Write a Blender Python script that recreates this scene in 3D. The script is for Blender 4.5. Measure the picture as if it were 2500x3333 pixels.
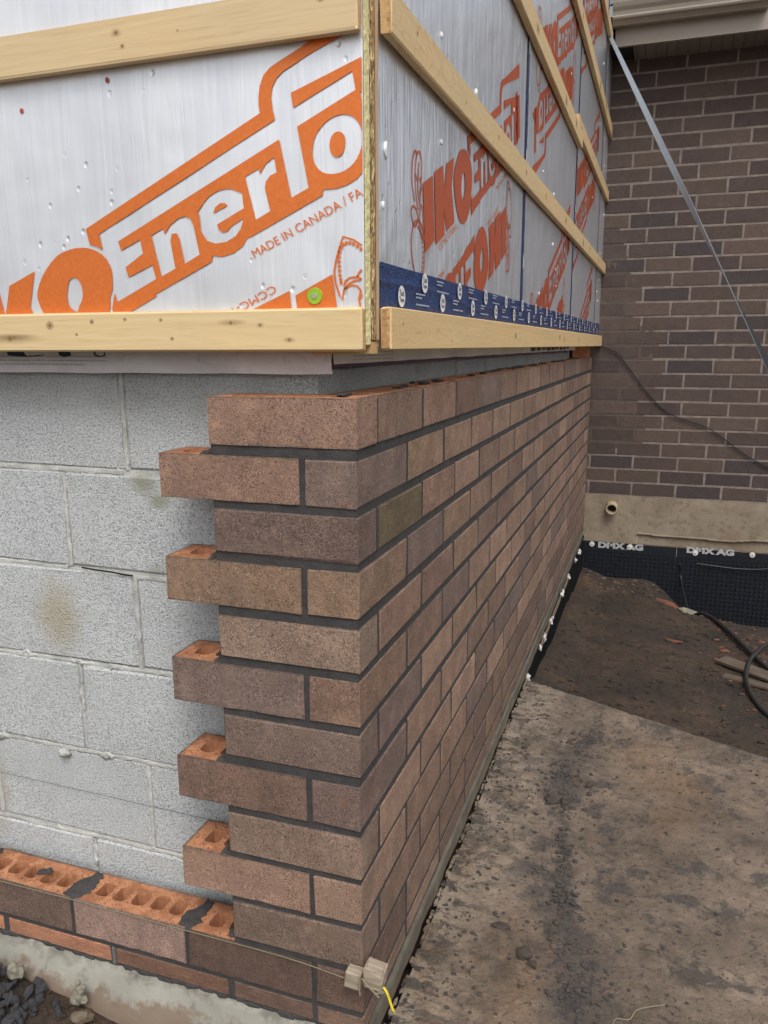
import bpy, math, random
from mathutils import Vector, Matrix, noise
from mathutils.geometry import tessellate_polygon
random.seed(7)
R = math.radians
S = bpy.context.scene
for o in list(bpy.data.objects): bpy.data.objects.remove(o)
C = bpy.context.scene.collection
# ------------------------------------------------------------ camera, sky, sun
def cam_axes(yaw, pit, rol):
    f = Vector((math.sin(yaw)*math.cos(pit), math.cos(yaw)*math.cos(pit), math.sin(pit)))
    r = f.cross(Vector((0, 0, 1))).normalized(); u = r.cross(f)
    c, s = math.cos(rol), math.sin(rol)
    return c*r + s*u, -s*r + c*u, f
cr, cu, cf = cam_axes(-0.33172436, -0.20666298, -0.00350471)
cd = bpy.data.cameras.new('camera'); cam = bpy.data.objects.new('camera', cd); C.objects.link(cam)
cam.matrix_world = Matrix(((cr.x, cu.x, -cf.x, 0.43233), (cr.y, cu.y, -cf.y, -1.12882), (cr.z, cu.z, -cf.z, 0.07865), (0, 0, 0, 1)))
cd.sensor_fit = 'HORIZONTAL'; cd.sensor_width = 36; cd.lens = 36*2581.5/2500; cd.clip_start = .02; cd.clip_end = 600
S.camera = cam
W = bpy.data.worlds.new('World'); S.world = W; W.use_nodes = True
wn = W.node_tree; wn.nodes.clear()
SUN_EL, SUN_AZ = R(55), R(152)      # azimuth clockwise from +y: the open side in front of the corner
sky = wn.nodes.new('ShaderNodeTexSky'); sky.sky_type = 'NISHITA'; sky.sun_disc = False
sky.sun_elevation = SUN_EL; sky.sun_rotation = SUN_AZ; sky.air_density = 1.0; sky.dust_density = 4.0
hs = wn.nodes.new('ShaderNodeHueSaturation'); hs.inputs['Saturation'].default_value = .22
bg = wn.nodes.new('ShaderNodeBackground'); bg.inputs[1].default_value = .15
wo = wn.nodes.new('ShaderNodeOutputWorld')
wn.links.new(sky.outputs[0], hs.inputs['Color']); wn.links.new(hs.outputs[0], bg.inputs[0]); wn.links.new(bg.outputs[0], wo.inputs[0])
ld = bpy.data.lights.new('sun', 'SUN'); ld.energy = 1.1; ld.angle = R(25); ld.color = (1, .97, .93)
sun = bpy.data.objects.new('sun', ld); C.objects.link(sun)
sd = Vector((math.sin(SUN_AZ)*math.cos(SUN_EL), math.cos(SUN_AZ)*math.cos(SUN_EL), math.sin(SUN_EL)))
sun.rotation_euler = sd.to_track_quat('Z', 'Y').to_euler(); sun.location = sd*8
S.view_settings.view_transform = 'Standard'; S.view_settings.look = 'None'
S.view_settings.exposure = 0.28; S.view_settings.gamma = 1; S.view_settings.use_curve_mapping = False
S.render.engine = 'CYCLES'

# ------------------------------------------------------------ helpers
class MB:
    def __init__(s): s.v = []; s.f = []
    def add(s, v, f):
        n = len(s.v); s.v += [tuple(p) for p in v]; s.f += [tuple(i+n for i in q) for q in f]
    def box(s, x0, x1, y0, y1, z0, z1):
        s.add([(x0,y0,z0),(x1,y0,z0),(x1,y1,z0),(x0,y1,z0),(x0,y0,z1),(x1,y0,z1),(x1,y1,z1),(x0,y1,z1)],
              [(0,3,2,1),(4,5,6,7),(0,1,5,4),(1,2,6,5),(2,3,7,6),(3,0,4,7)])
    def tube(s, pts, r, n=8):
        P = [Vector(p) for p in pts]; rings = []
        up = Vector((0, 0, 1))
        for i, p in enumerate(P):
            t = (P[min(i+1, len(P)-1)] - P[max(i-1, 0)]).normalized()
            a = t.cross(up)
            if a.length < .05: a = t.cross(Vector((1, 0, 0)))
            a.normalize(); b = a.cross(t)
            rr = r(i/(len(P)-1)) if callable(r) else r
            rings.append([p + rr*(math.cos(2*math.pi*k/n)*a + math.sin(2*math.pi*k/n)*b) for k in range(n)])
        v = [q for g in rings for q in g]; f = []
        for i in range(len(P)-1):
            for k in range(n): f.append((i*n+k, i*n+(k+1) % n, (i+1)*n+(k+1) % n, (i+1)*n+k))
        f.append(tuple(range(n-1, -1, -1))); f.append(tuple((len(P)-1)*n+k for k in range(n)))
        s.add(v, f)
    def ribbon(s, pts, w, y=0):      # stroke lying in the local x-z plane
        P = [Vector((p[0], p[1])) for p in pts]
        L = []
        for i, p in enumerate(P):
            t = (P[min(i+1, len(P)-1)] - P[max(i-1, 0)]).normalized(); nn = Vector((-t.y, t.x))*w/2
            L.append((p+nn, p-nn))
        v = [];
        for a, b in L: v += [(a.x, y, a.y), (b.x, y, b.y)]
        s.add(v, [(2*i, 2*i+1, 2*i+3, 2*i+2) for i in range(len(P)-1)])
    def mesh(s, name):
        m = bpy.data.meshes.new(name); m.from_pydata(s.v, [], s.f); m.validate(); m.update(); return m
def link(name, me, mat=None, parent=None, loc=(0, 0, 0), rot=(0, 0, 0), sc=(1, 1, 1), color=None, smooth=False):
    o = bpy.data.objects.new(name, me); C.objects.link(o)
    if mat and me and not me.materials: me.materials.append(mat)
    o.location = loc; o.rotation_euler = rot; o.scale = sc
    if parent: o.parent = parent
    if color: o.color = (*color, 1)
    if smooth and me:
        for p in me.polygons: p.use_smooth = True
    return o
def tag(o, label=None, cat=None, group=None, kind=None):
    if label: o['label'] = label
    if cat: o['category'] = cat
    if group: o['group'] = group
    if kind: o['kind'] = kind
    return o
def thing(name, label, cat, loc=(0, 0, 0), rot=(0, 0, 0), group=None):
    return tag(link(name, None, loc=loc, rot=rot), label, cat, group)
def cbox(lx, ly, lz, ch=.002, jit=0., seed=0):
    """chamfered box centred on the origin, 24 verts, corners a little uneven"""
    rnd = random.Random(seed); h = (lx/2, ly/2, lz/2); v = []; idx = {}
    for sx in (-1, 1):
        for sy in (-1, 1):
            for sz in (-1, 1):
                for ax in range(3):
                    c = 1 + rnd.uniform(-.6, .6)*(1 if jit else 0)
                    p = [sx*(h[0]-(ch*c if ax != 0 else 0)), sy*(h[1]-(ch*c if ax != 1 else 0)), sz*(h[2]-(ch*c if ax != 2 else 0))]
                    p = [q + rnd.uniform(-jit, jit) for q in p]
                    idx[(sx, sy, sz, ax)] = len(v); v.append(p)
    f = []
    o = [(-1, -1), (1, -1), (1, 1), (-1, 1)]
    def key(ax, a, b, s):
        q = [0, 0, 0]; q[ax] = s; q[(ax+1) % 3] = a; q[(ax+2) % 3] = b; return tuple(q)
    for ax in range(3):
        for s in (-1, 1):
            q = [idx[(*key(ax, a, b, s), ax)] for a, b in o]
            f.append(tuple(q if s > 0 else q[::-1]))
    for ax in range(3):     # edge chamfers, edges parallel to ax
        a1, a2 = (ax+1) % 3, (ax+2) % 3
        for s1 in (-1, 1):
            for s2 in (-1, 1):
                def K(sa, face):
                    q = [0, 0, 0]; q[ax] = sa; q[a1] = s1; q[a2] = s2; return idx[(*q, face)]
                q = [K(-1, a1), K(1, a1), K(1, a2), K(-1, a2)]
                f.append(tuple(q if s1*s2 < 0 else q[::-1]))
    for sx in (-1, 1):
        for sy in (-1, 1):
            for sz in (-1, 1):
                q = [idx[(sx, sy, sz, a)] for a in range(3)]
                f.append(tuple(q if sx*sy*sz > 0 else q[::-1]))
    m = MB(); m.add(v, f); return m
def lump(cx, cy, cz, sx, sy, sz, seed=0, sub=2, rough=.35):
    import bmesh
    bm = bmesh.new(); bmesh.ops.create_icosphere(bm, subdivisions=sub, radius=1)
    off = Vector((seed*3.7, seed*1.3, seed*7.1)); v = []
    for q in bm.verts:
        k = 1 + rough*noise.noise(q.co*1.3 + off) + rough*.6*noise.noise(q.co*3.1 + off)
        v.append((cx+q.co.x*sx*k, cy+q.co.y*sy*k, cz+q.co.z*sz*k))
    f = [[w.index for w in fc.verts] for fc in bm.faces]; bm.free()
    return v, f
def grid(xs, zs, fn):
    v = [fn(x, z) for z in zs for x in xs]; n = len(xs); f = []
    for j in range(len(zs)-1):
        for i in range(n-1): f.append((j*n+i, j*n+i+1, (j+1)*n+i+1, (j+1)*n+i))
    return v, f
def lin(a, b, n): return [a+(b-a)*i/(n-1) for i in range(n)]
def srgb(r, g, b): return tuple(((c/255)/12.92 if c/255 <= .04045 else ((c/255+.055)/1.055)**2.4) for c in (r, g, b))

# ------------------------------------------------------------ material nodes
class M:
    def __init__(s, name):
        s.m = bpy.data.materials.new(name); s.m.use_nodes = True; s.t = s.m.node_tree
        s.b = s.t.nodes['Principled BSDF']; s.tc = s.t.nodes.new('ShaderNodeTexCoord')
        s.oi = s.t.nodes.new('ShaderNodeObjectInfo')
    def n(s, typ, **kw):
        x = s.t.nodes.new('ShaderNode'+typ)
        for k, v in kw.items(): s.put(x, k, v)
        return x
    def put(s, x, k, v):
        if k.startswith('_'): setattr(x, k[1:], v); return
        i = x.inputs[int(k[1:])] if k[0] == 'i' and k[1:].isdigit() else x.inputs[k]
        if hasattr(v, 'is_output') or isinstance(v, bpy.types.NodeSocket): s.t.links.new(v, i)
        else:
            if isinstance(v, tuple) and len(v) == 3 and i.type == 'RGBA': v = (*v, 1)
            i.default_value = v
    def co(s, scale=(1, 1, 1), rnd=False, rot=(0, 0, 0), pos=False):
        src = s.n('NewGeometry').outputs['Position'] if pos else s.tc.outputs['Object']
        if rnd:
            a = s.n('VectorMath', _operation='MULTIPLY_ADD', i0=s.oi.outputs['Random'], i1=(31., 17., 53.), i2=src); src = a.outputs[0]
        mp = s.n('Mapping', Vector=src, Scale=scale, Rotation=rot); return mp.outputs[0]
    def noise(s, scale, vec=None, det=4, rough=.6, dist=0):
        return s.n('TexNoise', Vector=vec or s.co(), Scale=scale, Detail=det, Roughness=rough, Distortion=dist).outputs['Fac']
    def ramp(s, fac, *stops, mode='LINEAR'):
        r = s.n('ValToRGB', Fac=fac); e = r.color_ramp.elements; r.color_ramp.interpolation = mode
        while len(e) < len(stops): e.new(.5)
        for el, (p, c) in zip(e, stops):
            el.position = p; el.color = (*(c if isinstance(c, tuple) else (c, c, c)), 1)
        return r.outputs[0]
    def mix(s, fac, a, b, mode='MIX'):
        x = s.t.nodes.new('ShaderNodeMix'); x.data_type = 'RGBA'; x.blend_type = mode; x.clamp_factor = True
        s.put(x, 'i0', fac); s.put(x, 'i6', a); s.put(x, 'i7', b); return x.outputs[2]
    def math(s, op, a, b=0., c=0., clamp=False):
        return s.n('Math', _operation=op, _use_clamp=clamp, i0=a, i1=b, i2=c).outputs[0]
    def bump(s, h, strength=.5, dist=.01, normal=None):
        x = s.n('Bump', Height=h, Strength=strength, Distance=dist)
        if normal: s.put(x, 'Normal', normal)
        return x.outputs[0]
    def out(s, col=None, rough=None, normal=None, metal=None, **kw):
        if col is not None: s.put(s.b, 'Base Color', col)
        if rough is not None: s.put(s.b, 'Roughness', rough)
        if metal is not None: s.put(s.b, 'Metallic', metal)
        if normal is not None: s.put(s.b, 'Normal', normal)
        for k, v in kw.items(): s.put(s.b, k.replace('_', ' '), v)
        return s.m
def plain(name, col, rough=.6, metal=0., bs=0, bd=.002, var=.12, vs=30):
    m = M(name); n1 = m.noise(vs)
    c = m.mix(1., m.ramp(n1, (.3, 1-var), (.7, 1+0*var)), col, 'MULTIPLY')
    return m.out(c, rough, m.bump(m.noise(bs), .5, bd) if bs else None, metal)

def mat_brick(name, raw, old=False):
    """through-body orange clay with a sanded brown coat on the upright faces; object colour = coat colour"""
    m = M(name); v = m.co(rnd=True)
    coat = m.oi.outputs['Color']
    big = m.noise(14, v, 3); mid = m.noise(75, v, 4, .7); fine = m.noise(520, v, 2, .8)
    vs = m.noise(1, m.co((90, 90, 9), rnd=True), 3)           # vertical drag streaks
    c = m.mix(m.ramp(big, (.44, 0.), (.60, .75 if not old else .3)), coat, m.mix(1., coat, (.60, .57, .58), 'MULTIPLY'))
    c = m.mix(m.ramp(m.noise(16, v, 6, .75), (.50, 0.), (.64, .6 if not old else .2)), c, m.mix(1., coat, (1.75, 1.68, 1.62), 'MULTIPLY'))
    c = m.mix(m.ramp(mid, (.45, 0.), (.72, .5)), c, m.mix(1., coat, (1.42, 1.38, 1.40), 'MULTIPLY'))
    c = m.mix(m.ramp(vs, (.5, 0.), (.75, .4)), c, m.mix(1., coat, (1.3, 1.18, 1.12), 'MULTIPLY'))
    sp = m.math('MULTIPLY', m.ramp(fine, (.53, 0.), (.60, 1.)), m.ramp(m.noise(28, v, 3), (.36, .18), (.6, .9)))
    c = m.mix(sp, c, m.mix(1., coat, (2.3, 2.25, 2.25), 'MULTIPLY'))
    c = m.mix(m.ramp(m.noise(380, v, 1), (.33, .85), (.41, 0.)), c, m.mix(1., coat, (.33, .3, .3), 'MULTIPLY'))
    c = m.mix(m.ramp(m.noise(9, m.co(rnd=True, scale=(1, 1, 2.2)), 2), (.66, 0.), (.78, .55 if not old else .0)), c, (.30, .125, .060))   # fired orange patches
    rawc = m.mix(m.ramp(m.noise(60, v, 4, .7), (.3, 0.), (.7, 1.)), raw, m.mix(1., raw, (1.5, 1.5, 1.55), 'MULTIPLY'))
    rawc = m.mix(m.ramp(m.noise(24, v, 4), (.42, .6), (.55, 0.)), rawc, m.mix(1., raw, (.62, .50, .42), 'MULTIPLY'))
    rawc = m.mix(m.ramp(m.noise(190, v, 3), (.34, .9), (.43, 0.)), rawc, (.08, .028, .014))
    so = m.n('SeparateXYZ', Vector=m.tc.outputs['Object'])
    az = m.math('ABSOLUTE', so.outputs[2]); wn_ = m.math('MULTIPLY', m.math('SUBTRACT', m.noise(70, v, 4, .7), .5), .011)
    if not old:
        c = m.mix(m.math('MULTIPLY', m.ramp(m.math('MULTIPLY', m.math('ADD', az, wn_), 10.), (.365, 0.), (.395, 1.)), .75), c, (.058, .050, .046))     # mortar dragged over the arrises
        olive = m.ramp(m.noise(6, m.co(rnd=True), 2), (.60, 0.), (.72, .3)); c = m.mix(olive, c, m.mix(1., c, (.98, .98, .76), 'MULTIPLY'))
    nz = m.n('SeparateXYZ', Vector=m.tc.outputs['Normal']).outputs[2]
    top = m.ramp(m.math('ABSOLUTE', nz), (.86, 0.), (.94, 1.))
    sx_ = m.n('SeparateXYZ', Vector=m.tc.outputs['Object'])
    ay = m.math('MAXIMUM', m.math('ABSOLUTE', sx_.outputs[1]), m.math('SUBTRACT', m.math('ABSOLUTE', sx_.outputs[0]), .0835))
    wrap = m.ramp(m.math('ADD', ay, m.math('MULTIPLY', m.math('SUBTRACT', m.noise(120, v, 2), .5), .004)), (.0405/1., 1.), (.0425/1., 0.))
    c = m.mix(m.math('MULTIPLY', top, wrap), c, rawc)
    h = m.math('ADD', m.math('MULTIPLY', fine, .35), mid)
    return m.out(c, .9, m.bump(h, .75, .0035))
def mat_raw():
    m = M('raw_clay'); v = m.co()
    c = m.ramp(m.noise(60, v, 4, .7), (.3, (.33, .125, .055)), (.7, (.50, .24, .125)))
    return m.out(c, .9, m.bump(m.noise(90, v), .6, .003))
def mat_mortar(name, col, sc=1., bump=.8):
    m = M(name); v = m.co(pos=True)
    c = m.mix(m.ramp(m.noise(22, v, 4), (.3, 0.), (.7, 1.)), m.mix(1., col, (.72, .72, .72), 'MULTIPLY'), m.mix(1., col, (1.25, 1.22, 1.2), 'MULTIPLY'))
    c = m.mix(m.ramp(m.noise(300, v, 2), (.35, .5), (.45, 0.)), c, m.mix(1., col, (.5, .5, .5), 'MULTIPLY'))
    return m.out(c, .92, m.bump(m.math('ADD', m.noise(60, v, 5), m.math('MULTIPLY', m.noise(420, v, 2), .4)), bump, .004))
def mat_block():
    m = M('grey_block'); v = m.co(pos=True)
    base = m.mix(m.ramp(m.noise(6, v, 4), (.35, 0.), (.65, 1.)), (.61, .63, .62), (.72, .74, .735))
    base = m.mix(m.ramp(m.noise(3.3, m.co(rnd=True), 1), (.3, .0), (.7, .35)), base, (.55, .585, .61))
    a = m.noise(240, v, 3, .7); b = m.noise(430, v, 2, .6)
    c = m.mix(m.ramp(a, (.36, .85), (.50, 0.)), base, (.33, .335, .33))
    c = m.mix(m.ramp(b, (.34, .85), (.42, 0.)), c, (.13, .13, .125))
    c = m.mix(m.ramp(b, (.60, 0.), (.70, .5)), c, (.68, .69, .68))
    sx = m.n('SeparateXYZ', Vector=m.n('NewGeometry').outputs['Position'])
    # rusty damp stain on one block, and the darker top course
    def spot(x, z, rx, rz, col, amt, c):
        dx = m.math('MULTIPLY', m.math('SUBTRACT', sx.outputs[0], x), 1/rx); dz = m.math('MULTIPLY', m.math('SUBTRACT', sx.outputs[2], z), 1/rz)
        d = m.math('SQRT', m.math('ADD', m.math('MULTIPLY', dx, dx), m.math('MULTIPLY', dz, dz)))
        d = m.math('ADD', d, m.math('MULTIPLY', m.math('SUBTRACT', m.noise(18, v, 4), .5), .9))
        return m.mix(m.math('MULTIPLY', m.ramp(d, (.25, 1.), (1., 0.)), amt), c, col)
    c = spot(-.70, -.455, .07, .10, (.42, .33, .17), .55, c)
    c = spot(-.925, -.88, .05, .16, (.36, .29, .16), .6, c)
    c = spot(-.46, -.345, .03, .02, (.3, .29, .2), .5, c)
    c = spot(-.475, -.172, .045, .028, (.34, .345, .27), .95, c)
    c = spot(-.44, -.205, .035, .022, (.34, .345, .27), .9, c)
    dirt = m.math('ADD', m.math('MULTIPLY', sx.outputs[2], 7.), m.math('MULTIPLY', m.noise(9, v, 4), .9))  # mask rising with height, broken by noise: darkens the top course
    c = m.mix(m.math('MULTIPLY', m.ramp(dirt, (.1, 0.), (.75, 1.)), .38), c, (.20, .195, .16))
    h = m.math('ADD', a, m.math('MULTIPLY', b, .7))
    return m.out(c, .95, m.bump(h, 1., .0045))
def mat_wood(name, col, dark, knots=(), grain='x', cathedral=0.):
    """planed spruce: local x along the board, z across its face"""
    m = M(name)
    sc = {'x': (3.2, 60, 60), 'y': (60, 3.2, 60), 'z': (60, 60, 3.2)}[grain]
    v = m.co(sc, rnd=True)
    g = m.noise(1., v, 5, .65, 1.2)
    c = m.mix(m.ramp(g, (.30, 0.), (.72, 1.)), col, m.mix(.30, col, dark))
    fine = m.noise(1., m.co(tuple(q*4.5 for q in sc), rnd=True), 2)
    c = m.mix(m.ramp(fine, (.55, 0.), (.75, .25)), c, dark)
    c = m.mix(m.ramp(m.noise(5, m.co(rnd=True), 2), (.42, 0.), (.7, .3)), c, m.mix(1., col, (1.12, .92, .72), 'MULTIPLY'))
    sx = m.n('SeparateXYZ', Vector=m.tc.outputs['Object']); U = sx.outputs[0 if grain == 'x' else 1]; V = sx.outputs[2]
    if cathedral:
        w = m.math('ADD', m.math('MULTIPLY', U, 16.), m.math('MULTIPLY', m.math('MULTIPLY', V, V), cathedral*9000.))
        w = m.math('ADD', w, m.math('MULTIPLY', m.noise(7, m.co((1, 1, 2)), 3), 7.))
        ln = m.math('ABSOLUTE', m.math('SUBTRACT', m.math('FRACT', w), .5))
        c = m.mix(m.ramp(ln, (.40, 0.), (.5, .38)), c, dark)
    for (kx, kz, r, st) in knots:
        dx = m.math('MULTIPLY', m.math('SUBTRACT', U, kx), 1/(r*1.1)); dz = m.math('MULTIPLY', m.math('SUBTRACT', V, kz), 1/r)
        d = m.math('SQRT', m.math('ADD', m.math('MULTIPLY', dx, dx), m.math('MULTIPLY', dz, dz)))
        d = m.math('ADD', d, m.math('MULTIPLY', m.math('SUBTRACT', m.noise(90, m.co(), 2), .5), .5))
        c = m.mix(m.ramp(d, (.25, .95), (.5, .55), (.9, .45), (1.25, 0.)), c, (.20, .085, .03))
        if st > 0:
            dx2 = m.math('MULTIPLY', m.math('SUBTRACT', U, kx), 1/(r*st)); dz2 = m.math('MULTIPLY', m.math('SUBTRACT', V, kz), 1/(r*1.7))
            d2 = m.math('SQRT', m.math('ADD', m.math('MULTIPLY', dx2, dx2), m.math('MULTIPLY', dz2, dz2)))
            d2 = m.math('ADD', d2, m.math('MULTIPLY', m.math('SUBTRACT', g, .5), 1.))
            c = m.mix(m.math('MULTIPLY', m.ramp(d2, (.2, 1.), (1., 0.)), .55), c, (.22, .13, .05))
    return m.out(c, .62, m.bump(m.math('ADD', g, m.math('MULTIPLY', fine, .5)), .25, .0012))
def mat_endgrain():
    m = M('end_grain'); v = m.co((1, 1, 1))
    rings = m.n('TexWave', _wave_type='RINGS', _rings_direction='Y', Vector=m.co((1, 1, 1), rot=(0, 0, .1)), Scale=90., Distortion=3., Detail=2.).outputs['Fac']
    c = m.mix(m.ramp(rings, (.3, 0.), (.8, .8)), (.55, .33, .14), (.32, .165, .06))
    c = m.mix(m.ramp(m.noise(150, v, 3), (.4, .4), (.6, 0.)), c, (.62, .45, .25))
    return m.out(c, .8, m.bump(m.noise(200, v), .5, .002))
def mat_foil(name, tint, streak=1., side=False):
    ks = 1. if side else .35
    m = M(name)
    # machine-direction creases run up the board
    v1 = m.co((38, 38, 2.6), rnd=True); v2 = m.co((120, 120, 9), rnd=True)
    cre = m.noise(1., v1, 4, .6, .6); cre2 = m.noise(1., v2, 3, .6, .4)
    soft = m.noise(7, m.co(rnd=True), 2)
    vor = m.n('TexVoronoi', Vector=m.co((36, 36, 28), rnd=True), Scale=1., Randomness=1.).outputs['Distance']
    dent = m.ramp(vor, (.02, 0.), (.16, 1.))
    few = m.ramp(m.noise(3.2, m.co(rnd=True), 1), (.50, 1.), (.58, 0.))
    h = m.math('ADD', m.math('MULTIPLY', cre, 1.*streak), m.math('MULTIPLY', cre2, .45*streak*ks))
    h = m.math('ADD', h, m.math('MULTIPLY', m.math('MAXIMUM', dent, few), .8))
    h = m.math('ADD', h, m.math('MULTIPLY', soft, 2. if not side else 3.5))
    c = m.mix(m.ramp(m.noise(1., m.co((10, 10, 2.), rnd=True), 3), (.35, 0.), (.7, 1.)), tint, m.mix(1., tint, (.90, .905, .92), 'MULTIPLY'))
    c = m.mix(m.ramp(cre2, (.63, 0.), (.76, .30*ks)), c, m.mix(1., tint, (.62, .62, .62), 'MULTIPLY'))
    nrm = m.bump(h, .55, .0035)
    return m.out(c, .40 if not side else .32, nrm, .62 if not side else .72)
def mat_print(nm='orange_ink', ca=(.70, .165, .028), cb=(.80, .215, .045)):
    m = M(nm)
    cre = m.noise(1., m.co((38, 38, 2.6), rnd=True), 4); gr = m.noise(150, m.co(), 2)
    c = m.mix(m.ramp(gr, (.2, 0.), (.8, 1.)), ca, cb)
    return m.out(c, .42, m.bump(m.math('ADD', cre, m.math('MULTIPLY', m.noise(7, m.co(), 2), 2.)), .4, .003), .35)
def mat_soil():
    m = M('damp_soil'); v = m.co(pos=True)
    c = m.ramp(m.noise(2.6, v, 5, .7), (.30, (.024, .017, .012)), (.46, (.048, .033, .022)), (.60, (.082, .052, .033)), (.74, (.15, .080, .045)))
    c = m.mix(m.ramp(m.noise(45, v, 4, .7), (.35, .7), (.55, 0.)), c, (.018, .013, .010))
    c = m.mix(m.ramp(m.noise(19, v, 3), (.69, 0.), (.76, .45)), c, (.17, .07, .040))
    h = m.math('ADD', m.noise(20, v, 6, .75), m.math('MULTIPLY', m.noise(90, v, 5, .7), .5))
    return m.out(c, m.ramp(m.noise(3, v, 2), (.3, .6), (.7, .95)), m.bump(h, 1., .02))
def mat_board():
    m = M('muddy_plywood'); v = m.co(pos=True)
    wallside = m.ramp(m.n('SeparateXYZ', Vector=m.n('NewGeometry').outputs['Position']).outputs[0], (.02, 1.), (.24, 0.))
    c = m.ramp(m.noise(3.4, v, 10, .76), (.32, (.082, .060, .043)), (.44, (.155, .117, .086)), (.54, (.22, .166, .123)), (.64, (.31, .235, .174)), (.74, (.41, .325, .245)))
    c = m.mix(m.ramp(m.noise(11, v, 5, .7), (.53, 0.), (.60, .8)), c, (.075, .066, .062))
    c = m.mix(m.ramp(m.noise(1.7, m.co((1, 1, 1), pos=True, rot=(0, 0, 1)), 3), (.56, 0.), (.70, .45)), c, (.30, .165, .075))
    c = m.mix(m.ramp(m.noise(75, v, 3, .7), (.34, .75), (.42, 0.)), c, (.035, .030, .028))
    c = m.mix(m.ramp(m.noise(160, v, 2), (.66, 0.), (.74, .5)), c, (.36, .29, .23))
    c = m.mix(m.math('MULTIPLY', m.ramp(m.noise(5, v, 8, .75), (.42, 0.), (.56, .8)), wallside), c, (.38, .31, .235))       # paler dried splash beside the wall
    c = m.mix(m.math('MULTIPLY', m.ramp(m.noise(1., m.co((14, 30, 14), pos=True), 6, .7), (.51, 0.), (.56, .95)), wallside), c, (.085, .070, .060))
    # the damp track of mortar droppings
    sx = m.n('SeparateXYZ', Vector=m.n('NewGeometry').outputs['Position'])
    yy = m.math('MULTIPLY', sx.outputs[1], 1/1.6)
    rc_ = m.ramp(yy, (.0, .42), (.22, .34), (.40, .28), (.53, .26), (.69, .225), (.82, .25), (.90, .31))
    rw_ = m.ramp(yy, (.0, .16), (.25, .14), (.38, .04), (.53, .05), (.58, .03), (.66, .14), (.84, .12), (.93, .02))
    wob = m.math('MULTIPLY', m.math('SUBTRACT', m.noise(17, v, 5, .75), .5), .20)
    d = m.math('ABSOLUTE', m.math('ADD', m.math('SUBTRACT', sx.outputs[0], rc_), wob))
    d = m.math('DIVIDE', d, m.math('MULTIPLY', rw_, .72))
    c = m.mix(m.math('MULTIPLY', m.ramp(d, (.2, 1.), (1.1, 0.)), .62), c, (.055, .050, .050))
    c = m.mix(m.ramp(m.noise(4.5, m.co((1, 1, 1), pos=True, rot=(0, 0, 2)), 5, .75), (.55, 0.), (.66, .7)), c, (.085, .068, .050))
    h = m.math('ADD', m.noise(26, v, 8, .78), m.math('MULTIPLY', m.noise(150, v, 4), .3))
    return m.out(c, .9, m.bump(h, 1., .013))
def mat_parge(name, a, b, bd=.004):
    m = M(name); v = m.co(pos=True)
    c = m.mix(m.ramp(m.noise(7, v, 5, .65), (.32, 0.), (.68, 1.)), a, b)
    c = m.mix(m.ramp(m.noise(30, v, 4), (.34, .5), (.45, 0.)), c, m.mix(1., a, (.6, .55, .5), 'MULTIPLY'))
    c = m.mix(m.ramp(m.noise(4, v, 3), (.60, 0.), (.72, .5)), c, m.mix(1., a, (1.0, .72, .5), 'MULTIPLY'))
    if 'grey' in name:
        zz = m.n('SeparateXYZ', Vector=m.n('NewGeometry').outputs['Position']).outputs[2]
        q = m.math('ADD', m.math('MULTIPLY', m.math('ADD', zz, 1.20), 14.), m.math('MULTIPLY', m.math('SUBTRACT', m.noise(24, v, 6, .7), .5), 1.6))
        c = m.mix(m.ramp(q, (.55, 0.), (.95, .8)), c, (.085, .068, .055))
        c = m.mix(m.ramp(q, (-.0, .75), (.25, 0.)), c, (.17, .105, .066))
    return m.out(c, .85, m.bump(m.math('ADD', m.noise(15, v, 5), m.math('MULTIPLY', m.noise(160, v, 3), .2)), .6, bd))
def mat_osb():
    m = M('strand_board'); vo = m.n('TexVoronoi', Vector=m.co((40, 260, 55)), Scale=1.)
    c = m.mix(m.ramp(m.n('SeparateXYZ', Vector=vo.outputs['Color']).outputs[0], (.1, 0.), (.9, 1.)), (.36, .20, .075), (.75, .54, .27))
    c = m.mix(m.ramp(vo.outputs['Distance'], (.45, 0.), (.75, .8)), c, (.12, .06, .025))
    return m.out(c, .75, m.bump(vo.outputs['Distance'], .8, .004))
def mat_wrap():
    m = M('house_wrap'); v = m.co()
    c = m.mix(m.ramp(m.noise(9, v, 3), (.35, 0.), (.65, 1.)), (.66, .64, .66), (.80, .78, .80))
    return m.out(c, .55, m.bump(m.math('ADD', m.noise(24, v, 5, .6, .8), m.math('MULTIPLY', m.noise(90, v, 3), .2)), .9, .006))
def mat_tape():
    m = M('blue_tape'); v = m.co((1, 1, 1))
    cr_ = m.noise(1., m.co((55, 55, 160)), 4, .6, 1.2)
    return m.out(m.mix(m.ramp(cr_, (.3, 0.), (.7, 1.)), (.010, .035, .13), (.018, .055, .19)), .16, m.bump(m.math('ADD', cr_, m.noise(40, v, 4)), .7, .005))

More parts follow.
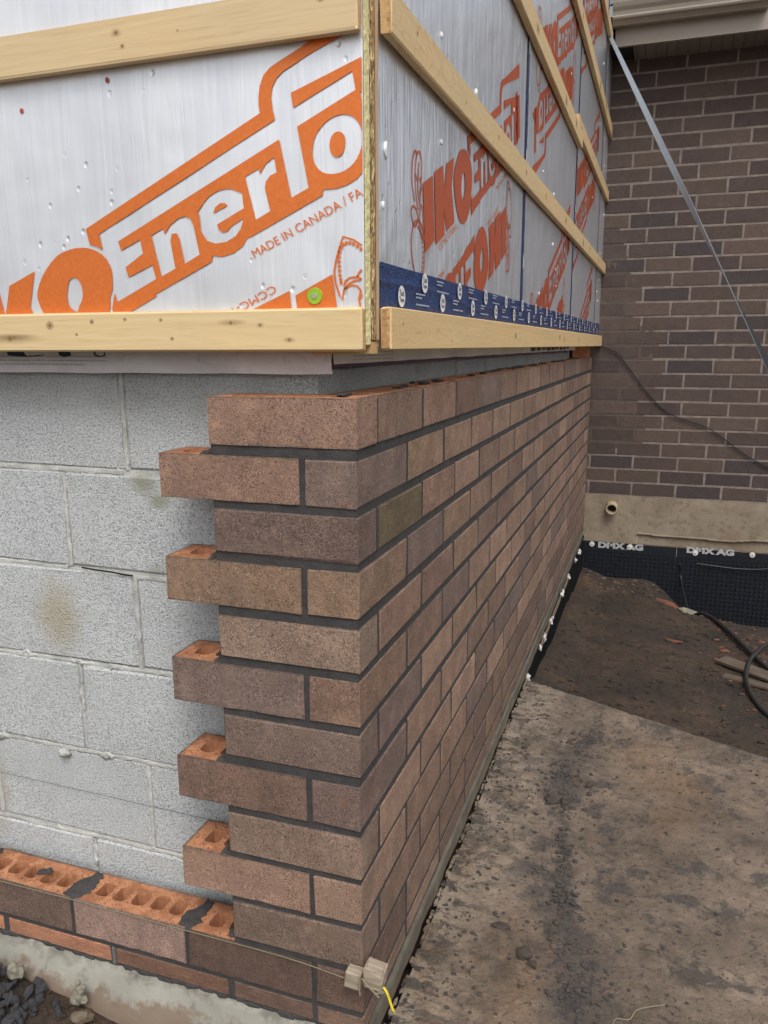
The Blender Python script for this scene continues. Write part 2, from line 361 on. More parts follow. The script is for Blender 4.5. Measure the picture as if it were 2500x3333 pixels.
BR = mat_brick('sanded_brown_brick', (.37, .165, .080))
RAW = mat_raw()
MO = mat_mortar('charcoal_mortar', (.050, .047, .046))
MOB = mat_mortar('grey_block_mortar', (.50, .51, .48))
MOF = mat_mortar('pale_old_mortar', (.22, .185, .16), bump=.5)
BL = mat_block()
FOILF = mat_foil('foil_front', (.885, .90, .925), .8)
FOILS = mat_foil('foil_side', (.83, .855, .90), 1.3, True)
INK = mat_print(); INKS = mat_print('orange_ink_reflection_tint', (.50, .085, .022), (.62, .12, .035))  # INKS: side copy of the same ink, foil reflection put into its colour
SOIL = mat_soil(); BOARD = mat_board(); PARGE = mat_parge('grey_parging', (.23, .225, .19), (.34, .325, .275)); PARS = mat_parge('brown_grey_parging', (.085, .074, .052), (.15, .135, .10)); PARF = mat_parge('tan_cement_render', (.20, .158, .112), (.30, .245, .18), .008)
OSB = mat_osb(); WRAP = mat_wrap(); TAPE = mat_tape()
ENDG = mat_endgrain()
YEL = plain('yellow_foam_core', (.86, .76, .38), .9, bs=160, bd=.005, var=.2)
WHITE = plain('white_plastic', (.62, .60, .55), .5)
BADGE = plain('white_tape_badge', (.86, .87, .88), .35)
DARKT = plain('dark_print', (.02, .022, .045), .5)
GREYT = plain('grey_print', (.17, .17, .20), .6)
LITE = plain('pale_tape_print', (.45, .50, .62), .4)
DMXT = plain('grey_membrane_print', (.42, .42, .42), .5)
BLK = plain('black_membrane', (.012, .015, .022), .38, bs=25, bd=.004, var=.4)
RUB = plain('black_rubber', (.018, .017, .017), .5, bs=80, bd=.001)
GUT = plain('tan_painted_metal', (.30, .26, .215), .42, bs=5, bd=.001, var=.06, vs=6)
SOF = plain('brown_soffit_metal', (.20, .17, .15), .5)
DRK = plain('dark_gap', (.012, .012, .014), .9)
STEEL = plain('grey_blue_band', (.26, .30, .34), .38, .2)
PIPE = plain('tan_pvc', (.46, .37, .24), .45)
GREEN = plain('lime_plastic', (.30, .50, .03), .35)
ZINC = plain('zinc_screw', (.6, .6, .6), .35, .8)
OLDW = M('weathered_scrap_wood')
_g = OLDW.noise(1., OLDW.co((14, 120, 120)), 4)
OLDW = OLDW.out(OLDW.ramp(_g, (.3, (.20, .155, .105)), (.7, (.44, .37, .28))), .75, OLDW.bump(_g, .35, .0012))
TWINE = plain('yellow_twine', (.72, .56, .02), .6); STR = plain('dull_mason_string', (.24, .215, .13), .8)
GRAV = M('dark_limestone'); _v = GRAV.co(rnd=True)
GRAV = GRAV.out(GRAV.mix(GRAV.ramp(GRAV.noise(18, _v, 4), (.3, 0.), (.7, 1.)), (.035, .034, .038), (.10, .098, .105)), .8, GRAV.bump(GRAV.noise(60, _v, 4), .8, .004))
PALE = plain('pale_mortar_clump', (.27, .25, .19), .95, bs=110, bd=.004, var=.4, vs=40)
CLAY = plain('orange_brick_chip', (.20, .078, .045), .9, bs=60, bd=.004, var=.35)
PURP = plain('purple_sill_gasket', (.16, .07, .11), .7)

# ------------------------------------------------------------ ground
def soil_h(x, y):
    base = -1.262
    # front yard strip beside the wall is filled a little higher
    if y < .2:
        t = max(0, min(1, (-.01 - y)/.03)) * max(0, min(1, (-x)/.05))
        base = -1.262 + t*(.050 - .045*max(0, min(1, (x+.75)/.35)) + .012)
    # pit between the sheet of plywood and the old house
    edge = 1.8312 - .4458*x
    d = (y - edge)
    if x > -.35 and x < 4 and d > -.25:
        k = max(0, min(1, (d+.05)/.35)); k = k*k*(3-2*k)
        deep = -1.345 - .155*max(0, min(1, d/2.6))
        yy = 3.95 - .55*max(0, (x-.62))                         # trench edge towards the membrane
        tr = max(0, min(1, (y-(yy-.25))/.45)) * max(0, min(1, (x-.40)/.40))
        deep -= .24*tr*tr*(3-2*tr)
        base += k*(deep - base)
    # narrow gully beside the new wall, past the board
    if y > 1.8 and x < .16: base += .045*max(0, min(1, (.16-x)/.12))*max(0, min(1, (y-1.8)/.1))
    n = noise.noise(Vector((x*1.7, y*1.7, 0)))*.02 + noise.noise(Vector((x*7, y*7, 3)))*.010 + noise.noise(Vector((x*26, y*26, 5)))*.0045
    if abs(x) > 3 or y < -2: n *= .6
    return base + n
def stretch(a, b, step, far, ratio=1.28):
    c = []; x = a
    while x < b: c.append(x); x += step
    c.append(b); s = step; x = b
    while x < far: s *= ratio; x += s; c.append(x)
    s = step; x = a
    while x > -far: s *= ratio; x -= s; c.insert(0, x)
    return c
gx = stretch(-1.25, 1.5, .014, 260); gy = stretch(-.5, 4.5, .014, 260)
g = MB(); g.add(*grid(gx, gy, lambda x, y: (x, y, soil_h(x, y))))
tag(link('ground', g.mesh('ground'), SOIL, smooth=True), kind='structure')

# muddy sheet of plywood
B0 = Vector((.014, 1.8250)); B1 = Vector((2.6, .6723))
def board_pt(a, b):       # a along the far edge, b towards the camera
    x = .014 + a*2.6; ye = 1.8250 - .4458*(x-.014); y = ye*(1-b) + (-1.9)*b
    h = noise.noise(Vector((x*9, y*9, 1)))*.003 + noise.noise(Vector((x*32, y*32, 2)))*.0036 + max(0, noise.noise(Vector((x*60, y*60, 9))) - .15)*.008
    return (x, y, -1.2165 + h)
na, nb = 230, 330
aa = [(i/(na-1))**1.6 for i in range(na)]; bb = lin(0, 1, nb)
m = MB(); m.add(*grid(aa, bb, board_pt)); m.f = [q[::-1] for q in m.f]
ring = [board_pt(a, 0) for a in aa] ; n0 = len(m.v)
for q in ring: m.v.append(q); m.v.append((q[0], q[1]-.0, q[2]-.019))
for i in range(na-1): m.f.append((n0+2*i, n0+2*i+2, n0+2*i+3, n0+2*i+1))
ring = [board_pt(0, b) for b in bb]; n0 = len(m.v)
for q in ring: m.v.append(q); m.v.append((q[0], q[1], q[2]-.019))
for i in range(nb-1): m.f.append((n0+2*i, n0+2*i+1, n0+2*i+3, n0+2*i+2))
tag(link('plywood_sheet', m.mesh('plywood_sheet'), BOARD, smooth=True), 'large mud-stained plywood sheet lying on the ground along the new brick wall', 'plywood sheet')

# ------------------------------------------------------------ new brick facing wall
rb = random.Random(3)
ZT = [0, -.0956, -.1852, -.2751, -.3703, -.4598, -.5542, -.6495, -.7447, -.8357, -.9272, -1.017, -1.107]
ZB = [-.0777, -.1705, -.2598, -.3528, -.4453, -.5404, -.6325, -.7312, -.8254, -.9155, -1.0049, -1.0945, -1.140]
YEND = 4.335
ven = thing('brick_wall', 'new brown brick facing wall with charcoal joints, toothed at its unfinished left end', 'brick wall')
def rrect(cx, cy, w, h, n=2, r=.009):
    p = []
    for (sx, sy, a0) in ((1, 1, 0), (-1, 1, 90), (-1, -1, 180), (1, -1, 270)):
        for k in range(n+1):
            a = R(a0 + 90*k/n); p.append((cx+sx*(w/2-r)+r*math.cos(a), cy+sy*(h/2-r)+r*math.sin(a)))
    return p
def cored(lx, ly, lz, seed, holes=5):
    rnd = random.Random(seed); m = MB(); j = lambda: rnd.uniform(-.0012, .0012)
    out = []
    nseg = 12
    for (ax, ay, bx, by) in ((-1, -1, 1, -1), (1, -1, 1, 1), (1, 1, -1, 1), (-1, 1, -1, -1)):
        k = nseg if ay == by else 4
        for i in range(k): out.append(((ax+(bx-ax)*i/k)*lx/2 + j(), (ay+(by-ay)*i/k)*ly/2 + j()))
    hl = [[(p[0]+j(), p[1]+j()) for p in rrect(-.086+.043*i + rnd.uniform(-.001, .001), rnd.uniform(-.002, .002)+.002, .0310, .040)] for i in range(holes)]
    for z in (lz/2, -lz/2):
        polys = [[Vector((x, y, z)) for x, y in out]] + [[Vector((x, y, z)) for x, y in h] for h in hl]
        flat = [p for q in polys for p in q]
        tris = tessellate_polygon(polys)
        m.add(flat, [t if z > 0 else t[::-1] for t in [tuple(t) for t in tris]])
    n = len(out); m.add([(x, y, lz/2) for x, y in out] + [(x, y, -lz/2) for x, y in out], [(i, (i+1) % n, n+(i+1) % n, n+i)[::-1] for i in range(n)])
    me = m.mesh('cored_brick')
    hm = MB()
    for h in hl:
        n = len(h); hm.add([(x, y, lz/2) for x, y in h] + [(x, y, -lz/2) for x, y in h], [(i, (i+1) % n, n+(i+1) % n, n+i) for i in range(n)])
    nf = len(me.polygons); v0 = [tuple(v.co) for v in me.vertices]; f0 = [tuple(p.vertices) for p in me.polygons]
    mm = MB(); mm.v = v0; mm.f = f0; k = len(f0); mm.add(hm.v, hm.f)
    me2 = mm.mesh('cored_brick'); me2.materials.append(BR); me2.materials.append(RAW)
    for p in me2.polygons: p.material_index = 1 if p.index >= k else 0
    import bmesh
    bm = bmesh.new(); bm.from_mesh(me2); bmesh.ops.remove_doubles(bm, verts=bm.verts, dist=.00005); bmesh.ops.recalc_face_normals(bm, faces=bm.faces); bm.to_mesh(me2); bm.free()
    return me2
SOLID = [cbox(.257, .090, .0775, .0022, .0011, s).mesh('solid_brick') for s in range(6)]
for q in SOLID: q.materials.append(BR)
CORED = [cored(.257, .090, .0775, s) for s in range(5)]
COATS = [srgb(138, 116, 103), srgb(132, 110, 97), srgb(142, 118, 105), srgb(128, 108, 96), srgb(134, 114, 98), srgb(120, 100, 90), srgb(146, 124, 110)]
COATS = [(q[0]*.87, q[1]*.81, q[2]*.74) for q in COATS]
def coat():
    c = rb.choice(COATS); k = rb.uniform(.92, 1.12)
    if rb.random() < .06: c = srgb(112, 95, 86); k = 1
    return tuple(min(1, q*k) for q in c)
def brick(axis, a, b, k, me=None, color=None, zt=None, zb=None, fixed=None, label=None):
    """axis 'x': long side along the front; 'y': long side along the return wall"""
    zt = ZT[k] if zt is None else zt; zb = ZB[k] if zb is None else zb
    me = me or rb.choice(SOLID); L = b-a; sc = (L/.257, 1, (zt-zb)/.0775)
    off = rb.uniform(-.0004, .0005)
    if axis == 'x': loc = ((a+b)/2, .045+off, (zt+zb)/2); rot = (rb.uniform(-.004, .004), rb.uniform(-.003, .003), 0 if rb.random() < .5 else math.pi)
    else: loc = (-.045-off, (a+b)/2, (zt+zb)/2); rot = (0, rb.uniform(-.004, .004), math.pi/2 if rb.random() < .5 else -math.pi/2)
    o = link('brick', me, None, ven, loc, rot, sc, color or coat())
    if label: o['label'] = label
    return o
OLIVE = srgb(96, 84, 62); DARKB = srgb(108, 90, 82); ORG = srgb(150, 98, 70)
mort = MB(); IN = .0024; HN = .0007
def bed(axis, a, b, z0, z1):
    if axis == 'x': mort.box(a, b, IN, .086, z0, z1)
    else: mort.box(-.086, -IN, max(a, .086), b, z0, z1)
for k in range(13):
    cor = CORED if k == 0 else SOLID
    odd = k % 2
    # return wall (runs away from the corner)
    if k == 12:
        y = .0
        starts = [0.0]; y = .257
    y = .100 if (not odd and k < 12) else 0.0
    first = True; i = 0
    while y < YEND - .02:
        e = min(y+.257, YEND)
        col = None; lab = None
        if k == 2 and i == 0: col = OLIVE; lab = 'olive green brick in third course near the corner'
        if (k, i) in ((3, 1), (5, 2), (6, 0), (7, 0), (7, 6), (9, 3), (4, 6), (8, 4), (5, 7)): col = DARKB
        if k >= 10: col = tuple(q*.8 for q in coat())
        me = rb.choice(CORED) if k == 0 else None
        zb = ZB[k] + (.0 if k < 12 else -.012*math.sin(y*2.1)*.4)
        brick('y', y + (.001 if y > .01 else 0), e-.001, k, me, col, zb=zb, label=lab)
        if e < YEND - .02:
            mort.box(-.085, -HN, e-.0015, min(e+.0115, YEND), ZB[k]+.0005, ZT[k]-(.004 if k == 0 else .0004))
        y = e + .010; i += 1
    # front, left of the corner
    if k in (0, 2, 4, 6, 8, 10):
        col = {2: srgb(104, 87, 78), 6: srgb(108, 91, 81), 4: srgb(128, 109, 94), 8: srgb(121, 102, 88), 10: srgb(112, 94, 81)}.get(k)
        brick('x', -.257, 0, k, rb.choice(CORED) if k == 0 else None, col)
        mort.box(-.085, -HN, .0895, .1005, ZB[k]+.0005, ZT[k]-(.004 if k == 0 else .0004))
    elif k < 11:
        brick('x', -.357, -.100, k, rb.choice(CORED))
        mort.box(-.101, -.0895, IN+.0004, .085, ZB[k]-.001, ZT[k]+.001)
    elif k == 11:
        x1 = -.100
        for n in range(11):
            brick('x', x1-.257, x1, k, rb.choice(CORED), {0: srgb(88, 70, 60), 1: srgb(140, 116, 104), 2: srgb(100, 82, 71)}.get(n))
            mort.box(x1-.0005, x1+.0105, IN+.0004, .085, ZB[k]-.001, ZT[k]+.001 if n == 0 else ZT[k]-.002)
            x1 -= .267
    else:
        x1 = -.015+.015
        for n, (a, b) in enumerate([(-.262, 0), (-.53, -.276), (-.803, -.545), (-1.075, -.818), (-1.35, -1.09), (-1.62, -1.36), (-1.9, -1.635)]):
            if n == 0: b = -.100
            brick('x', a, b, k, None, [srgb(104, 82, 70), srgb(112, 84, 68), srgb(158, 112, 86), srgb(170, 120, 92), srgb(120, 96, 84), srgb(120, 96, 84), srgb(120, 96, 84)][n], zt=-1.1055, zb=-1.139)
            mort.box(a-.017, a+.0005, IN+.0004, .085, -1.142, -1.10)
            if n == 0: mort.box(b-.0005, b+.0105, IN+.0004, .085, -1.142, -1.10)
    # bed joint below this course
    if k < 12:
        Lk = lambda q: (.257 if q % 2 == 0 else .357) if q <= 10 else 3.0
        mort.box(-min(Lk(k), Lk(k+1)), -IN, IN, .086, ZT[k+1]-.0005, ZB[k]+.0005)
        bed('y', IN, YEND, ZT[k+1]-.0005, ZB[k]+.0005)
mort.box(-2.0, -IN, IN, .086, -1.16, -1.137)
bed('y', IN, YEND, -1.20, -1.137)
link('mortar', mort.mesh('mortar'), MO, ven)
# wet mortar left on the toothing and on the string course
def daub(pts, name='mortar_daub', mat=MO, parent=ven, sub=2):
    m = MB()
    for i, (x, y, z, a, b, c) in enumerate(pts): m.add(*lump(x, y, z, a, b, c, i+len(pts)*3, sub, .5))
    return link(name, m.mesh(name), mat, parent, smooth=False)
for k in (1, 3, 5, 7, 9):
    P = [(-.262-rb.uniform(0, .012), .012+.012*i, ZT[k]+.001, rb.uniform(.006, .014), .010, rb.uniform(.003, .008)) for i in range(6)]
    daub(P)
def patch(x0, x1, top, w, seed):       # buttered end joint spilling over the brick tops
    r = random.Random(seed); m = MB()
    xs = lin(-1, 1, 22); ys = lin(0, 1, 18)
    def fn(a, b):
        cx = (x0+x1)/2 - .010 + b*.016 + noise.noise(Vector((b*3, seed, 0)))*.005
        half = w*(.35+.55*math.sin(math.pi*min(1, b*1.1+.12)) + (.30 if a > 0 else .08)*noise.noise(Vector((b*9, seed*2, 5))) + (.2 if a > 0 else .04)*noise.noise(Vector((b*24, seed*2, 5))))
        x = cx + a*half; y = .003 + b*.084
        h = .0045*(1-abs(a)**2.2) + .0030*noise.noise(Vector((x*60, y*60, seed))) + .0016*noise.noise(Vector((x*160, y*160, seed)))
        if abs(a) > .97 or b < .01 or b > .99: h = -.003
        return (x, y, top + h)
    m.add(*grid(xs, ys, fn)); return link('mortar_spill', m.mesh('mortar_spill'), MO, ven, smooth=True)
patch(-.367, -.357, ZT[11], .026, 1); patch(-.634, -.624, ZT[11], .034, 4); patch(-.901, -.891, ZT[11], .03, 8)
daub([(-.262, .045, ZT[11]+.003, .012, .03, .016), (-.268, .02, ZT[11]+.0, .012, .012, .01), (-.256, .07, ZT[11]+.004, .01, .016, .012)])
daub([(-.745, .048, ZT[11]+.001, .012, .010, .006), (-.735, .056, ZT[11]+.001, .010, .009, .005)])
# rough lip of mortar under the lowest front course
P = []
for i in range(60):
    x = -.03-.032*i; P.append((x+rb.uniform(-.01, .01), .003, -1.146+rb.uniform(-.003, .003), rb.uniform(.014, .026), rb.uniform(.003, .006), rb.uniform(.004, .010)))
daub(P, 'mortar_lip', sub=1)
# mortar crumbs on top of the top course
P = [(-.03-rb.random()*.045, rb.uniform(.05, 4.2), .002, rb.uniform(.006, .016), rb.uniform(.01, .04), rb.uniform(.002, .004)) for i in range(70)]
daub(P, 'mortar_crust', sub=1)
# woven weep vent in the lowest front joint
wv = MB()
for i in range(9): wv.box(-.5405, -.5325, .0005, .012, -1.142+i*.0042, -1.1395+i*.0042)
wv.box(-.5385, -.5345, .004, .012, -1.142, -1.104)
tag(link('weep_vent', wv.mesh('weep_vent'), ZINC, ven), 'small silver corrugated weep vent in the lowest front joint')
# leftover bricks at the far top end
o = link('loose_brick', SOLID[1], None, None, (-.05, 4.12, .041), (0, 0, math.pi/2), (.9, 1, 1), srgb(150, 96, 66))
tag(o, 'orange-brown brick wedged under the timber strip at the far end of the wall', 'brick')

# parged ledge below the bricks
xs = lin(-2.4, .0105, 160)
def ledge_f(x, t):
    xx = max(-.95, min(-.2, x)); drop = -1.172 - (xx+.95)*.075
    z = -1.141 - t*(abs(drop)-1.141+.05)
    y = .004 - .050*t**.8 + noise.noise(Vector((x*8, t*1.2, 0)))*.006 + noise.noise(Vector((x*30, t*5, 4)))*.002
    if t < .05: y = .012
    return (x, y, z + (noise.noise(Vector((x*14, 0, 7)))*.006 if t < .2 else 0))
m = MB(); m.add(*grid(xs, lin(0, 1, 14), ledge_f))
ys = lin(-.05, YEND-.1, 260)
def ledge_s(y, t):
    wob = noise.noise(Vector((0, y*5, 0)))*.006
    zt = -1.152 + noise.noise(Vector((0, y*7, 3)))*.010 + noise.noise(Vector((0, y*30, 8)))*.003; z = zt - t*(.054+wob*.6)
    x = .0045 + noise.noise(Vector((y*9, t*1.5, 2)))*.003 + noise.noise(Vector((y*40, t*6, 4)))*.0014
    if t < .04: x = -.004
    if t > .97: x = -.05
    return (x, y, z)
ldg = thing('parged_ledge', 'rough grey-green cement ledge under the lowest course of the new brick wall', 'cement ledge')
link('front_ledge', m.mesh('front_ledge'), PARGE, ldg, smooth=True)
m = MB(); v, f = grid(ys, lin(0, 1, 14), ledge_s); m.add(v, [q[::-1] for q in f])
link('side_ledge', m.mesh('side_ledge'), PARS, ldg, smooth=True)
# crumbly dark gap between ledge and plywood
P = []
for i in range(260):
    y = rb.uniform(0, 1.85); P.append((rb.uniform(.003, .013), y, -1.219+rb.uniform(-.006, .002), rb.uniform(.002, .005), rb.uniform(.004, .016), rb.uniform(.002, .004)))
m = MB()
for i, p in enumerate(P): m.add(*lump(*p, i, 1, .5))
tag(link('gap_dirt', m.mesh('gap_dirt'), BOARD), 'dark crumbs packed in the gap between brick wall and plywood', 'dirt', kind='stuff')

# ------------------------------------------------------------ grey block wall behind
bw = thing('block_wall', 'pale grey concrete block wall exposed behind the unfinished brickwork', 'block wall')
BLM = [cbox(.390, .19, .190, .004, .0016, 50+s).mesh('block') for s in range(5)]
BLM += [cbox(.190, .19, .190, .004, .0016, 60+s).mesh('half_block') for s in range(2)]
YB = .115; bm_ = MB()
for r_ in range(7):
    z1 = .040 - .2*r_ ; zc = z1-.095
    joints = -.115-.395 if r_ % 2 == 0 else -.665
    xs_ = []
    x = joints
    if r_ % 2 == 0: xs_.append((-.505, -.115, 0))
    else: xs_ += [(-.655, -.265-.0, 0), (-.255, -.115, 1)]
    x = -.515 if r_ % 2 == 0 else -.665
    while x > -2.9: xs_.append((x-.390, x, 0)); x -= .400
    for a, b, h in xs_:
        L = b-a; me = BLM[5] if h else rb.choice(BLM[:5]); base = .190 if h else .390
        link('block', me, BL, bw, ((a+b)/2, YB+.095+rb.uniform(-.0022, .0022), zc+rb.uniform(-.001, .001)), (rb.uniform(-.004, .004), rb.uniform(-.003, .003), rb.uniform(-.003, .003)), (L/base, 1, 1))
    # return face of the block wall
    if r_ < 1:
        y = YB + .19 + .0
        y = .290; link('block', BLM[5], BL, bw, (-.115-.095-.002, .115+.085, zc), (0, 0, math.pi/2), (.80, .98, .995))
        while y < 4.2:
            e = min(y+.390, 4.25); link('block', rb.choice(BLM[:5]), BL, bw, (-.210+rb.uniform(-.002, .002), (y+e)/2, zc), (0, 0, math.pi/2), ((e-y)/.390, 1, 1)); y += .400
    # joints
    bm_.box(-2.95, -.119, YB+.0035, YB+.18, z1-.2-.001, z1-.190+.001)
    for a, b, h in xs_: bm_.box(a-.011, a+.001, YB+.0035, YB+.18, z1-.19, z1)
for y in [.285+.4*i for i in range(10)]: bm_.box(-.30, -.1195, y-.007, y+.006, -.16, .04)
bm_.box(-.3, -.121, .12, 4.25, -.172, -.149); bm_.box(-.3, -.125, .12, 4.25, -1.3, -.172)
link('mortar', bm_.mesh('block_mortar'), MOB, bw)
# squeezed-out mortar along the bed joints
oo = MB()
def ooze(x0, x1, z, amp, seed):
    n = int(abs(x1-x0)/.0022); xs = lin(x0, x1, n)
    def fn(x, t):
        k = max(0, noise.noise(Vector((x*22, seed, 0)))+.15) * (.6+1.3*noise.noise(Vector((x*120, t*3, seed))))
        a = t*math.pi; w = .0045+.006*max(0, k)+.003*noise.noise(Vector((x*150, t*2, seed+5)))
        zz = z + math.cos(a)*w*(1+.6*noise.noise(Vector((x*55, t*2, seed)))) + noise.noise(Vector((x*12, seed, 8)))*.003
        return (x, YB - .001 + .003 - math.sin(a)*(.0006+amp*max(0, k)) , zz)
    v, f = grid(xs, lin(0, 1, 7), fn); oo.add(v, [q[::-1] for q in f])
ooze(-2.4, -.52, -.155, .003, 1); ooze(-2.4, -.665, -.355, .006, 2); ooze(-.66, -.25, -.360, .002, 3)
ooze(-2.4, -.25, -.555, .009, 4); ooze(-2.4, -.25, -.755, .009, 5); ooze(-2.4, -.25, -.955, .004, 6)
def oozev(x, z0, z1, amp, seed):
    zs = lin(z0, z1, 90)
    def fn(z, t):
        k = max(0, noise.noise(Vector((z*40, t*2, seed)))+.1); a = t*math.pi; w = .004+.004*k+.003*noise.noise(Vector((z*130, t*2, seed+5)))
        return (x + math.cos(a)*w + noise.noise(Vector((z*14, seed, 8)))*.002, YB+.002 - math.sin(a)*(.0008+amp*k), z)
    oo.add(*grid(zs, lin(0, 1, 7), fn))
oozev(-.51, .04, -.15, .002, 11); oozev(-.66, -.16, -.35, .004, 12); oozev(-.51, -.36, -.55, .002, 13); oozev(-.66, -.56, -.75, .008, 14); oozev(-.51, -.76, -.95, .003, 15); oozev(-.66, -.96, -1.04, .008, 16)
oo.add(*lump(-.715, YB-.004, -.765, .014, .009, .010, 5, 2, .6))
link('mortar_squeeze', oo.mesh('mortar_squeeze'), MOB, bw, smooth=True)
# snapped chalk line and the open crack under one block
m = MB(); m.ribbon([(-.90, -.845), (-.7, -.8475), (-.45, -.851), (-.28, -.853)], .0013, YB-.0035)
link('chalk_line', m.mesh('chalk_line'), plain('blue_chalk', (.16, .18, .22), .9), bw)
m = MB(); m.ribbon([(-.63, -.3497), (-.60, -.3518), (-.56, -.353), (-.53, -.3555), (-.509, -.356)], .0035, YB-.0042)
link('crack', m.mesh('crack'), DRK, bw)
# timber sill / floor mass behind everything, so no light leaks through the corner
m = MB(); m.box(-2.9, -.13, .13, 4.3, .043, .07)
tag(link('sill_plate', m.mesh('sill_plate'), plain('sill_timber', (.12, .07, .05), .8)), 'dark timber sill lying on top of the concrete block wall', 'sill')
m = MB(); m.box(-2.88, -.108, .112, .16, .0415, .0465); m.box(-.16, -.106, .112, 4.28, .0415, .0475)
tag(link('sill_gasket', m.mesh('sill_gasket'), PURP), 'thin purple foam gasket between blocks and house wrap', 'gasket')

# ------------------------------------------------------------ house wrap
hw = thing('house_wrap', 'crumpled pale grey house wrap skirt hanging below the lowest timber strips', 'house wrap')
def wrap_f(x, t):
    z = .115 - t*.083 + (.004*noise.noise(Vector((x*6, 0, 1))) if t > .9 else 0)
    y = .097 + noise.noise(Vector((x*13, t*1.6, 0)))*.006 + noise.noise(Vector((x*45, t*6, 3)))*.0030 - .004*math.sin(t*3.1)
    if x > -.16: y -= .006*math.sin(min(1, (x+.16)/.07)*3.14)*(.6+noise.noise(Vector((x*70, t*5, 6)))*1.5)
    return (x, y, z)
m = MB(); m.add(*grid(lin(-2.8, -.078, 420), lin(0, 1, 16), wrap_f)); m.f = [q[::-1] for q in m.f]
def wrap_s(y, t):
    z = .115 - t*.066 + .002*noise.noise(Vector((y*6, 0, 1)))
    return (-.076 + noise.noise(Vector((y*9, t*2, 9)))*.004, y, z)
v, f = grid(lin(.098, 4.0, 300), lin(0, 1, 8), wrap_s); m.add(v, [q[::-1] for q in f])
link('wrap_sheet', m.mesh('wrap_sheet'), WRAP, hw, smooth=True)

# text helper ---------------------------------------------------------------
def text_mesh(s, bold=0., shear=0.):
    cu_ = bpy.data.curves.new('lettering', 'FONT'); cu_.body = s; cu_.size = 1; cu_.offset = bold; cu_.shear = shear; cu_.resolution_u = 3
    o = bpy.data.objects.new('lettering', cu_); C.objects.link(o); bpy.context.view_layer.update()
    me = bpy.data.meshes.new_from_object(o.evaluated_get(bpy.context.evaluated_depsgraph_get())); bpy.data.objects.remove(o)
    xs = [v.co.x for v in me.vertices]; ys = [v.co.y for v in me.vertices]
    x0, x1, y0, y1 = min(xs), max(xs), min(ys), max(ys)
    for v in me.vertices: v.co = ((v.co.x-x0)/(x1-x0), (v.co.y-y0)/(y1-y0), 0)
    return me, (x1-x0)/(y1-y0)
def letters(s, p0, ang, width, height, y, mat, parent, name='lettering', bold=0., shear=0., label=None):
    """flat lettering lying in the parent's local x-z plane, facing local -y"""
    me, asp = text_mesh(s, bold, shear)
    c, sn = math.cos(ang), math.sin(ang); w = width or asp*height
    for v in me.vertices:
        a, b = v.co.x*w, v.co.y*height; v.co = (p0[0]+a*c-b*sn, y, p0[1]+a*sn+b*c)
    o = link(name, me, mat, parent)
    if label: o['label'] = label
    return o
def on_wrap(o):
    for v_ in o.data.vertices: v_.co.y = wrap_f(v_.co.x, (.115 - v_.co.z)/.083)[1] - .0007
    return o
wt = ['e building material as defined by the 2015 National Building Code of Canada (section 5.4.1.2) and should be protected from flame and',
      "turer's installation and maintenance requirements for all facade systems in order to maintain water holdout properties and ensure",
      'ngs or cleansers on, or in, the wall system may impact the performance of water-resistive barriers.']
for i, s in enumerate(wt):
    on_wrap(letters(s, (-.905, .0595-.0072*i), -.002, (.385, .383, .34)[i], .0043, .0935, GREYT, hw, 'fine_print'))
for i, s in enumerate(wt[:3]):
    o = letters(s[:60], (0, .0), 0, .22, .0040, 0, GREYT, hw, 'fine_print'); o.rotation_euler = (0, 0, math.pi/2); o.location = (-.0705, .17, .066-.0065*i)
m = MB()
for x0, w in ((-.835, .03), (-.745, .085), (-.625, .028), (-.545, .024)):
    pts = [(x0+w*i/8, .0665 - .006*math.sin(math.pi*(i+2)/12)) for i in range(9)]
    top = [(p[0]-.004, .078) for p in pts]
    v = [(a, .0935, b) for a, b in pts] + [(a, .0935, b) for a, b in top]
    m = MB(); m.add(v, [(i, i+1, 9+i+1, 9+i) for i in range(8)])
    on_wrap(link('wrap_lettering', m.mesh('wrap_lettering'), DARKT, hw))
m = MB()
for x in (-.485, -.165, -.09, -.33):
    m = MB(); yw = wrap_f(x, .7)[1]; m.tube([(x, yw+.001, .052), (x+.001, yw-.002, .054), (x+.003, yw-.002, .063), (x+.003, yw+.002, .064)], .0006, 5)
    link('staple', m.mesh('staple'), ZINC, hw)
m = MB()
for i in range(9):
    m = MB(); m.box(-.0720, -.0705, 2.2+i*.16, 2.2+i*.16+.09, .055+.002*(i % 3), .075)
    link('wrap_lettering', m.mesh('wrap_lettering'), DARKT, hw)

# ------------------------------------------------------------ logo print
Z1 = 1.3272
